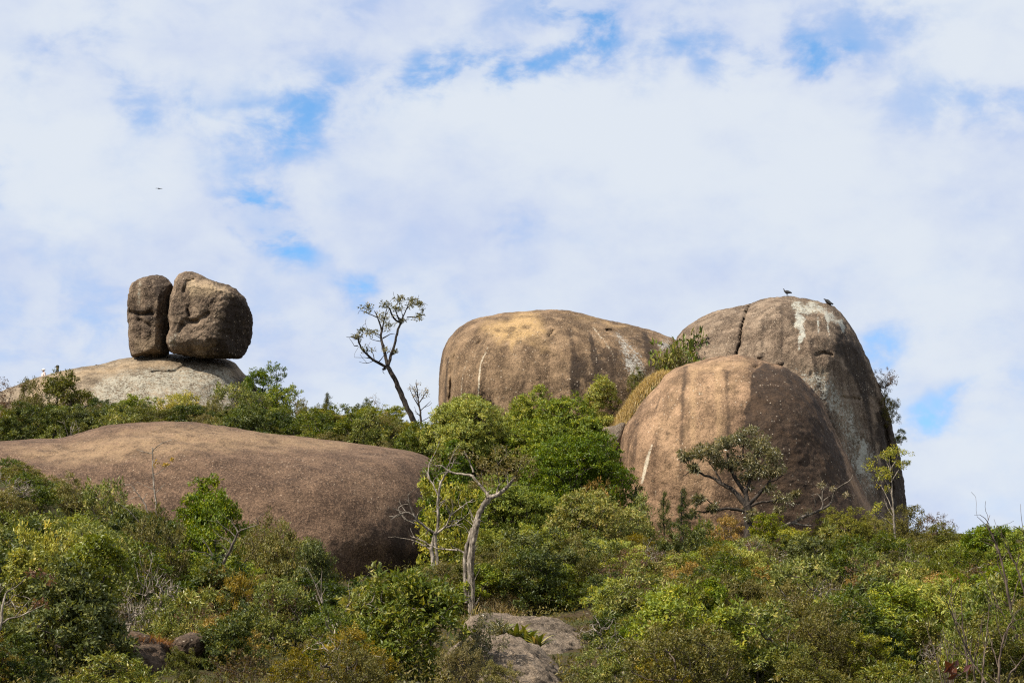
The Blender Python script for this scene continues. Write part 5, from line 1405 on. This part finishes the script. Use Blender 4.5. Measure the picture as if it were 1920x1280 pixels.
named = sorted(PLANTS, key=lambda p_: p_[4])
NM = np.zeros((BH, BW))
for p_ in named:
    e_ = ell(p_[0], p_[1], p_[2] * 0.92, p_[3]) & (yy * 4 < p_[1] + p_[3] * 0.35)
    NM[e_] = np.maximum(NM[e_], p_[4])
ni = 0
nfill = 0
SLABS = [([(885, 1146), (1000, 1146), (1075, 1175), (1085, 1215), (1020, 1235), (870, 1225)], 80), ([(860, 1200), (985, 1195), (1040, 1250), (1050, 1285), (870, 1285)], 69), ([(220, 1192), (395, 1188), (395, 1262), (222, 1262)], 65.5)]
for (x, y) in cand:
    while ni < len(named) and named[ni][4] < y:
        p_ = named[ni]
        cover |= ell(p_[0], p_[1], p_[2] * 0.75, p_[3] * 0.8)
        ni += 1
    zb = tz(x, y)
    px, pyb = proj(np.array([x, y, zb]))
    reg = 'L' if px < 640 else ('M' if px < 1230 else 'R')
    ks = MIXW[reg]
    kind = rf.choice(list(ks), p=np.array(list(ks.values())) / sum(ks.values()))
    if y > 105 and kind in ('bare', 'brown'):
        kind = 'small'
    s = rf.uniform(0.62, 1.15)
    W, H = PSIZE[kind]
    if reg == 'L' and kind in ('dark', 'broad', 'rich'):
        s *= 1.15
    wm, hm = W * s, H * s * rf.uniform(0.75, 1.1)
    mpp = (y / CF[1]) / F_PX
    vlim = VY[np.argmin(np.abs(VX - px))] if not (0 <= px <= 1920) else float(np.max([np.interp(px + e * wm / mpp * 0.4, VX, VY) for e in (-1, 0, 1)]))
    crest = y > 130 and px < 830
    if crest:
        vlim = float(np.interp(px, CXA, CYA)) - rf.uniform(0, 10)
    elif y < 84:
        vlim = max(vlim, float(np.max([np.interp(px + e * wm / mpp * 0.45, NXA, NYA) for e in (-1, 0, 1)])))
    hmax = (pyb - vlim) * mpp
    if hmax < 0.7:
        continue
    if hm > hmax:
        hm = hmax
        wm = min(wm, hmax * 1.5)
    top = pyb - hm / mpp
    a, b__ = wm / mpp / 2, (pyb - top) / 2
    bad = False
    for (poly, dl) in SLABS:
        if y < dl:
            Q = np.array([[px + e * a * 0.9, f_] for e in (-1, -.5, 0, .5, 1) for f_ in (top + 2, top + b__ * 0.6, top + b__)])
            if (poly_sdist(Q, poly) > 0).any():
                bad = True
    if bad or 118 < y < 130 and px < 840 or px < -60 or px > 1980:
        continue
    e = ell(px, top + b__, a, b__)
    tot_ = e.sum()
    if not crest and tot_ >= 4 and (NM[e] > y + 0.5).sum() / tot_ > 0.24:
        continue
    if tot_ < 4 or (e & ~cover).sum() / tot_ < 0.16:
        continue
    if kind not in ('bare', 'brown'):
        cover |= ell(px, top + b__, a * 0.72, b__ * 0.8)
    fo, st, both = proto(kind, int(rf.randint(NVAR)))
    o = link(NAMES[kind], both, loc=(x, y, zb - 0.1))
    o.rotation_euler = (rf.normal() * 0.06, rf.normal() * 0.06, rf.uniform(0, 6.28))
    o.scale = (wm / W, wm / W, (hm + 0.1) / H)
    tag(o, filler_label(kind, px, top + b__, s, reg), 'shrub', GRP[reg] if not crest else 'shrubs along the ridge behind the whaleback')
    nfill += 1
print('FILL', nfill, 'NAMED', len(PLANTS))

# low leafy ground cover under and between the shrubs: one uncountable mass
rng = np.random.RandomState(23)
NG = 150000
yy_ = 53 + 105 * rng.uniform(0, 1, NG) ** 1.2
xx_ = rng.uniform(-1, 1, NG) * (0.2126 * yy_ / CF[1] + 8.0)
hump = fbm(np.stack([xx_ * 0.55, yy_ * 0.55, np.zeros(NG)], -1), 3)
zz_ = terrain_z(xx_, yy_)
hh = np.clip(0.35 + hump * 0.9, 0.03, 1.0) * rng.uniform(0, 1, NG) ** 0.6
Pg = np.stack([xx_, yy_, zz_ + hh], -1)
qg = proj(Pg)
keep = (qg[:, 0] < -20) | (qg[:, 0] > 1940) | (qg[:, 1] > np.interp(qg[:, 0], VX, VY) + np.where((qg[:, 0] > 560) & (qg[:, 0] < 880), -45, 6)) | ((qg[:, 0] < 830) & (Pg[:, 1] > 128))
for (poly, dl) in SLABS:
    keep &= ~((poly_sdist(qg, poly) > -4) & (yy_ < dl))
Pg = Pg[keep]
n = len(Pg)
m_ = MB()
L_ = rng.uniform(0.09, 0.17, n)
tn = np.clip(0.5 + 0.5 * fbm(Pg * 0.35, 3) + rng.normal(0, 0.2, n), 0, 1)
m_.leaves(rng, Pg, rnd_dir(rng, n) + np.array([0, -0.2, 0.4]), rnd_dir(rng, n) * 0.7 + np.array([0, 0, 0.8]), L_, L_ * 0.42, tn)
tag(link('undergrowth', m_.mesh('undergrowth', [LEAF['ground']])), 'low leafy undergrowth covering the slope between the shrubs', 'undergrowth', kind='stuff')


# ------------------------------------------------------------------ birds and people
def skin(name, verts, edges, radii, mat, sub=2, rootv=0):
    me = bpy.data.meshes.new(name)
    me.from_pydata(verts, edges, [])
    ob = bpy.data.objects.new(name, me)
    COL.objects.link(ob)
    md = ob.modifiers.new('skin', 'SKIN')
    for i, r in enumerate(radii):
        sv = me.skin_vertices[0].data[i]
        sv.radius = r if isinstance(r, tuple) else (r, r)
        sv.use_root = (i == rootv)
    md.use_smooth_shade = True
    if sub:
        s_ = ob.modifiers.new('sub', 'SUBSURF')
        s_.levels = s_.render_levels = sub
    dg = bpy.context.evaluated_depsgraph_get()
    new = bpy.data.meshes.new_from_object(ob.evaluated_get(dg))
    bpy.data.objects.remove(ob)
    new.name = name
    new.materials.clear()
    new.materials.append(mat)
    for p_ in new.polygons:
        p_.use_smooth = True
    return new


FEATHER = plain_mat('black_feathers', (0.016, 0.015, 0.015), 0.55, 0.4)
FEATHER2 = plain_mat('wing_feathers', (0.045, 0.042, 0.04), 0.5, 0.4)
BIRDSKIN = plain_mat('grey_bird_skin', (0.09, 0.08, 0.075), 0.6, 0.3)


def wing_mesh(L, hw, side):
    s = np.linspace(0, 1, 8)
    wd_ = hw * np.array([0.6, 0.95, 1.05, 1.0, 0.85, 0.65, 0.4, 0.08])
    th = 0.16 * hw * np.array([0.8, 1, 1, 1, 0.9, 0.7, 0.5, 0.2])
    m_ = MB()
    rings = []
    for i in range(8):
        for a in np.linspace(0, 2 * np.pi, 8, endpoint=False):
            rings.append((s[i] * L, side * th[i] * math.sin(a), wd_[i] * math.cos(a) - 0.12 * L * s[i]))
    k = np.arange(7)[:, None] * 8
    j = np.arange(8)[None, :]
    m_.add(np.array(rings), np.stack([k + j, k + (j + 1) % 8, k + 8 + (j + 1) % 8, k + 8 + j], -1).reshape(-1, 4))
    return m_.mesh('wing', [FEATHER2])


def vulture(px, feet_row, d, label, hunch, tilt, size=1.0):
    # faces left (-x); legs and feet reach the rock
    foot = at(px, feet_row, d)
    hz = 0.30 if not hunch else 0.17
    if not hunch:
        v = [(0, 0, hz), (-0.12, 0, hz + 0.06), (-0.2, 0, hz + 0.13), (-0.225, 0, hz + 0.22), (-0.24, 0, hz + 0.275), (-0.275, 0, hz + 0.28), (-0.305, 0, hz + 0.265),
             (0.14, 0, hz + 0.0), (0.26, 0, hz - 0.02), (0.36, 0, hz - 0.035)]
        r = [(0.105, 0.115), (0.10, 0.105), (0.06, 0.06), (0.032, 0.032), (0.035, 0.035), (0.02, 0.02), (0.009, 0.009), (0.085, 0.085), (0.045, 0.06), (0.02, 0.055)]
    else:
        v = [(0, 0, hz), (-0.13, 0, hz + 0.09), (-0.2, 0, hz + 0.14), (-0.235, 0, hz + 0.165), (-0.26, 0, hz + 0.185), (-0.29, 0, hz + 0.175), (-0.315, 0, hz + 0.155),
             (0.14, 0, hz - 0.07), (0.25, 0, hz - 0.12), (0.34, 0, hz - 0.165)]
        r = [(0.105, 0.115), (0.095, 0.10), (0.06, 0.06), (0.04, 0.04), (0.037, 0.037), (0.02, 0.02), (0.009, 0.009), (0.085, 0.085), (0.045, 0.06), (0.02, 0.055)]
    e = [(0, 1), (1, 2), (2, 3), (3, 4), (4, 5), (5, 6), (0, 7), (7, 8), (8, 9)]
    for sd in (-1, 1):
        n_ = len(v)
        v += [(0.0, sd * 0.06, hz * 0.55), (-0.01, sd * 0.065, 0.012), (-0.07, sd * 0.07, 0.006)]
        r += [(0.035, 0.035), (0.011, 0.011), (0.010, 0.008)]
        e += [(0, n_), (n_, n_ + 1), (n_ + 1, n_ + 2)]
    me = skin('body', v, e, r, FEATHER, 1)
    root = link('vulture', None, loc=foot)
    root.scale = (size,) * 3
    root.rotation_euler = (0, 0, tilt)
    tag(root, label, 'vulture', 'vultures on the tallest dome')
    link('body', me, root)
    for sd in (-1, 1):
        w_ = link('wing', wing_mesh(0.46, 0.10, sd), root)
        w_.location = (-0.14, sd * 0.105, hz + (0.06 if not hunch else 0.09))
        w_.rotation_euler = (0, 0.04 if not hunch else 0.5, 0)


def dome_y(label, px, row, default):
    """Where the sight line through (px, row) meets a rock: the farthest depth at which it still touches its top."""
    bv = ROCK_BVH[label]
    for r_ in np.arange(row, row + 8, 0.5):
        v = ray(px, r_)
        h = bv.ray_cast(Vector((0, 0, 0)), Vector(v).normalized())
        if h[0] is not None:
            return h[0].y, r_
    return default, row


HIGH = 'tallest granite dome with a crack, lichen crown and two vultures'
y1, r1_ = dome_y(HIGH, 1476, 553, 154)
vulture(1476, r1_ + 0.6, y1 + 0.05, 'upright black vulture on the summit of the tallest dome', False, 0.0, 0.88)
y2, r2_ = dome_y(HIGH, 1553, 571, 154)
vulture(1553, r2_ - 0.5, y2 + 0.05, 'hunched black vulture on the right shoulder of the tallest dome', True, 0.1, 1.0)
# the bird in flight
fb = at(298, 354, 240)
bv_ = [(-0.18, 0, 0.02), (-0.08, 0, 0), (0.05, 0, 0), (0.16, 0, 0), (0.27, 0, 0.0)]
bm_ = skin('body', [(0, -a, c_) for a, b2, c_ in bv_], [(0, 1), (1, 2), (2, 3), (3, 4)], [(0.03, 0.03), (0.055, 0.055), (0.07, 0.065), (0.05, 0.045), (0.045, 0.01)], FEATHER, 2, 2)
rt = link('flying_bird', None, loc=fb)
rt.rotation_euler = (0, R_(4), 0)
tag(rt, 'dark soaring bird alone in the sky above the balanced boulders', 'bird')
link('body', bm_, rt)
for sd in (-1, 1):
    m_ = MB()
    xs = np.linspace(0.04, 0.36, 7)
    up = np.array([0.0, 0.015, 0.025, 0.03, 0.03, 0.028, 0.02])
    ch = np.array([0.10, 0.115, 0.11, 0.10, 0.085, 0.06, 0.02])
    V, k = [], 0
    for x_, u_, c_ in zip(xs, up, ch):
        V += [(sd * x_, c_, u_), (sd * x_, 0.1 * c_, u_ + 0.02), (sd * x_, -c_, u_), (sd * x_, 0.1 * c_, u_ - 0.012)]
    i = np.arange(6)[:, None] * 4
    j = np.arange(4)[None, :]
    m_.add(np.array(V), np.stack([i + j, i + (j + 1) % 4, i + 4 + (j + 1) % 4, i + 4 + j], -1).reshape(-1, 4))
    link('wing', m_.mesh('wing', [FEATHER2]), rt)

SKINM = plain_mat('skin', (0.36, 0.20, 0.13), 0.6, 0.3, 0.1)
HAIRM = plain_mat('dark_hair', (0.018, 0.013, 0.010), 0.6, 0.3)
PED = 'broad pale lichened rock carrying the two balanced boulders'


def person(px, top_row, label, shirt, headwear, yaw, lean=0.0, brim=True):
    """A standing visitor on the far slope of the pale rock, seen from the chest or head up."""
    bv = ROCK_BVH[PED]
    Hh = 1.72
    spot = None
    for y in np.arange(157.0, 168.0, 0.1):
        top = at(px, top_row, y)
        h = bv.ray_cast(Vector((top[0], y, 80)), Vector((0, 0, -1)))
        if h[0] is not None and h[0].z <= top[2] - Hh:
            spot = (top[0], y, top[2] - Hh)
            break
    if spot is None:
        top = at(px, top_row, 164)
        spot = (top[0], 164, top[2] - Hh)
    root = link('person', None, loc=spot)
    root.rotation_euler = (0, 0, yaw)
    tag(root, label, 'person', 'visitors behind the pale rock')
    # body faces -y locally
    v = [(0, 0, 0.92), (0, 0.0, 1.12), (0, 0.01, 1.33), (0, 0.0, 1.44), (0, -0.01, 1.50), (0, -0.015, 1.585), (0, -0.01, 1.66)]
    r = [(0.15, 0.11), (0.145, 0.105), (0.165, 0.11), (0.09, 0.075), (0.052, 0.052), (0.082, 0.098), (0.062, 0.075)]
    e = [(0, 1), (1, 2), (2, 3), (3, 4), (4, 5), (5, 6)]
    for sd in (-1, 1):
        n_ = len(v)
        v += [(sd * 0.10, 0, 0.84), (sd * 0.105, -0.01, 0.48), (sd * 0.11, 0.02, 0.07), (sd * 0.12, -0.13, 0.04)]
        r += [(0.09, 0.09), (0.06, 0.062), (0.042, 0.045), (0.038, 0.03)]
        e += [(0, n_), (n_, n_ + 1), (n_ + 1, n_ + 2), (n_ + 2, n_ + 3)]
        n_ = len(v)
        v += [(sd * 0.20, 0.01, 1.39), (sd * 0.25, 0.03, 1.12), (sd * 0.23, -0.12, 0.93), (sd * 0.22, -0.17, 0.85)]
        r += [(0.06, 0.06), (0.045, 0.045), (0.034, 0.034), (0.03, 0.038)]
        e += [(2, n_), (n_, n_ + 1), (n_ + 1, n_ + 2), (n_ + 2, n_ + 3)]
    link('body', skin('body', v, e, r, SKINM, 1), root)
    # shirt: torso and sleeves a little proud of the body
    v = [(0, 0, 0.90), (0, 0.0, 1.12), (0, 0.01, 1.34), (0, 0.0, 1.455)]
    r = [(0.172, 0.132), (0.168, 0.128), (0.185, 0.13), (0.085, 0.078)]
    e = [(0, 1), (1, 2), (2, 3)]
    for sd in (-1, 1):
        n_ = len(v)
        v += [(sd * 0.205, 0.01, 1.39), (sd * 0.25, 0.03, 1.12), (sd * 0.233, -0.10, 0.96)]
        r += [(0.078, 0.078), (0.06, 0.06), (0.05, 0.05)]
        e += [(2, n_), (n_, n_ + 1), (n_ + 1, n_ + 2)]
    link('shirt', skin('shirt', v, e, r, shirt, 1), root)
    v, r, e = [(0, 0, 0.95), ], [(0.168, 0.128)], []
    for sd in (-1, 1):
        n_ = len(v)
        v += [(sd * 0.10, 0, 0.84), (sd * 0.105, -0.01, 0.48), (sd * 0.11, 0.015, 0.12)]
        r += [(0.105, 0.105), (0.078, 0.08), (0.062, 0.065)]
        e += [(0, n_), (n_, n_ + 1), (n_ + 1, n_ + 2)]
    link('trousers', skin('trousers', v, e, r, plain_mat('denim', (0.05, 0.06, 0.09)), 1), root)
    # cap or hair: a dome over the skull with a brim
    m_ = MB()
    an = np.linspace(0, 2 * np.pi, 16, endpoint=False)
    rings = [(0.104, 0.118, 1.60), (0.106, 0.12, 1.635), (0.095, 0.107, 1.685), (0.06, 0.07, 1.72), (0.02, 0.02, 1.732)]
    V = np.array([(a_ * math.cos(q_), b2 * math.sin(q_) + 0.0, z_) for a_, b2, z_ in rings for q_ in an])
    i = np.arange(4)[:, None] * 16
    j = np.arange(16)[None, :]
    m_.add(V, np.stack([i + j, i + (j + 1) % 16, i + 16 + (j + 1) % 16, i + 16 + j], -1).reshape(-1, 4))
    if brim:
        q_ = np.linspace(-np.pi * 0.85, -np.pi * 0.15, 9)
        V = np.array([(0.104 * math.cos(a_), 0.118 * math.sin(a_), 1.635) for a_ in q_] + [(0.11 * math.cos(a_), 0.205 * math.sin(a_), 1.615) for a_ in q_] + [(0.11 * math.cos(a_), 0.205 * math.sin(a_), 1.603) for a_ in q_] + [(0.104 * math.cos(a_), 0.118 * math.sin(a_), 1.62) for a_ in q_])
        i = np.arange(3)[:, None] * 9
        j = np.arange(8)[None, :]
        m_.add(V, np.stack([i + j, i + j + 1, i + 9 + j + 1, i + 9 + j], -1).reshape(-1, 4))
    link('cap' if brim else 'hair', m_.mesh('cap', [headwear]), root)
    m_ = MB()
    m_.tube([(0, -0.100, 1.605), (0, -0.122, 1.575), (0, -0.116, 1.562)], [0.008, 0.014, 0.010], 6)
    link('nose', m_.mesh('nose', [SKINM]), root)
    m_ = MB()
    for sd in (-1, 1):
        m_.tube([(sd * 0.032, -0.094, 1.605), (sd * 0.032, -0.104, 1.605)], [0.011, 0.006], 6)
    link('eyes', m_.mesh('eyes', [HAIRM]), root)


person(82, 691, 'person in a pale cap and light pink shirt, leftmost behind the pale rock', plain_mat('pink_shirt', (0.62, 0.48, 0.42)), plain_mat('white_cap', (0.78, 0.76, 0.70)), R_(-60))
person(108, 684.5, 'person in a dark cap and black jacket looking left, behind the pale rock', plain_mat('black_jacket', (0.02, 0.02, 0.024)), plain_mat('dark_cap', (0.03, 0.03, 0.036)), R_(-75))
person(181, 683.5, 'person of whom only dark hair shows above the pale rock', plain_mat('grey_shirt', (0.12, 0.12, 0.13)), HAIRM, R_(150), brim=False)
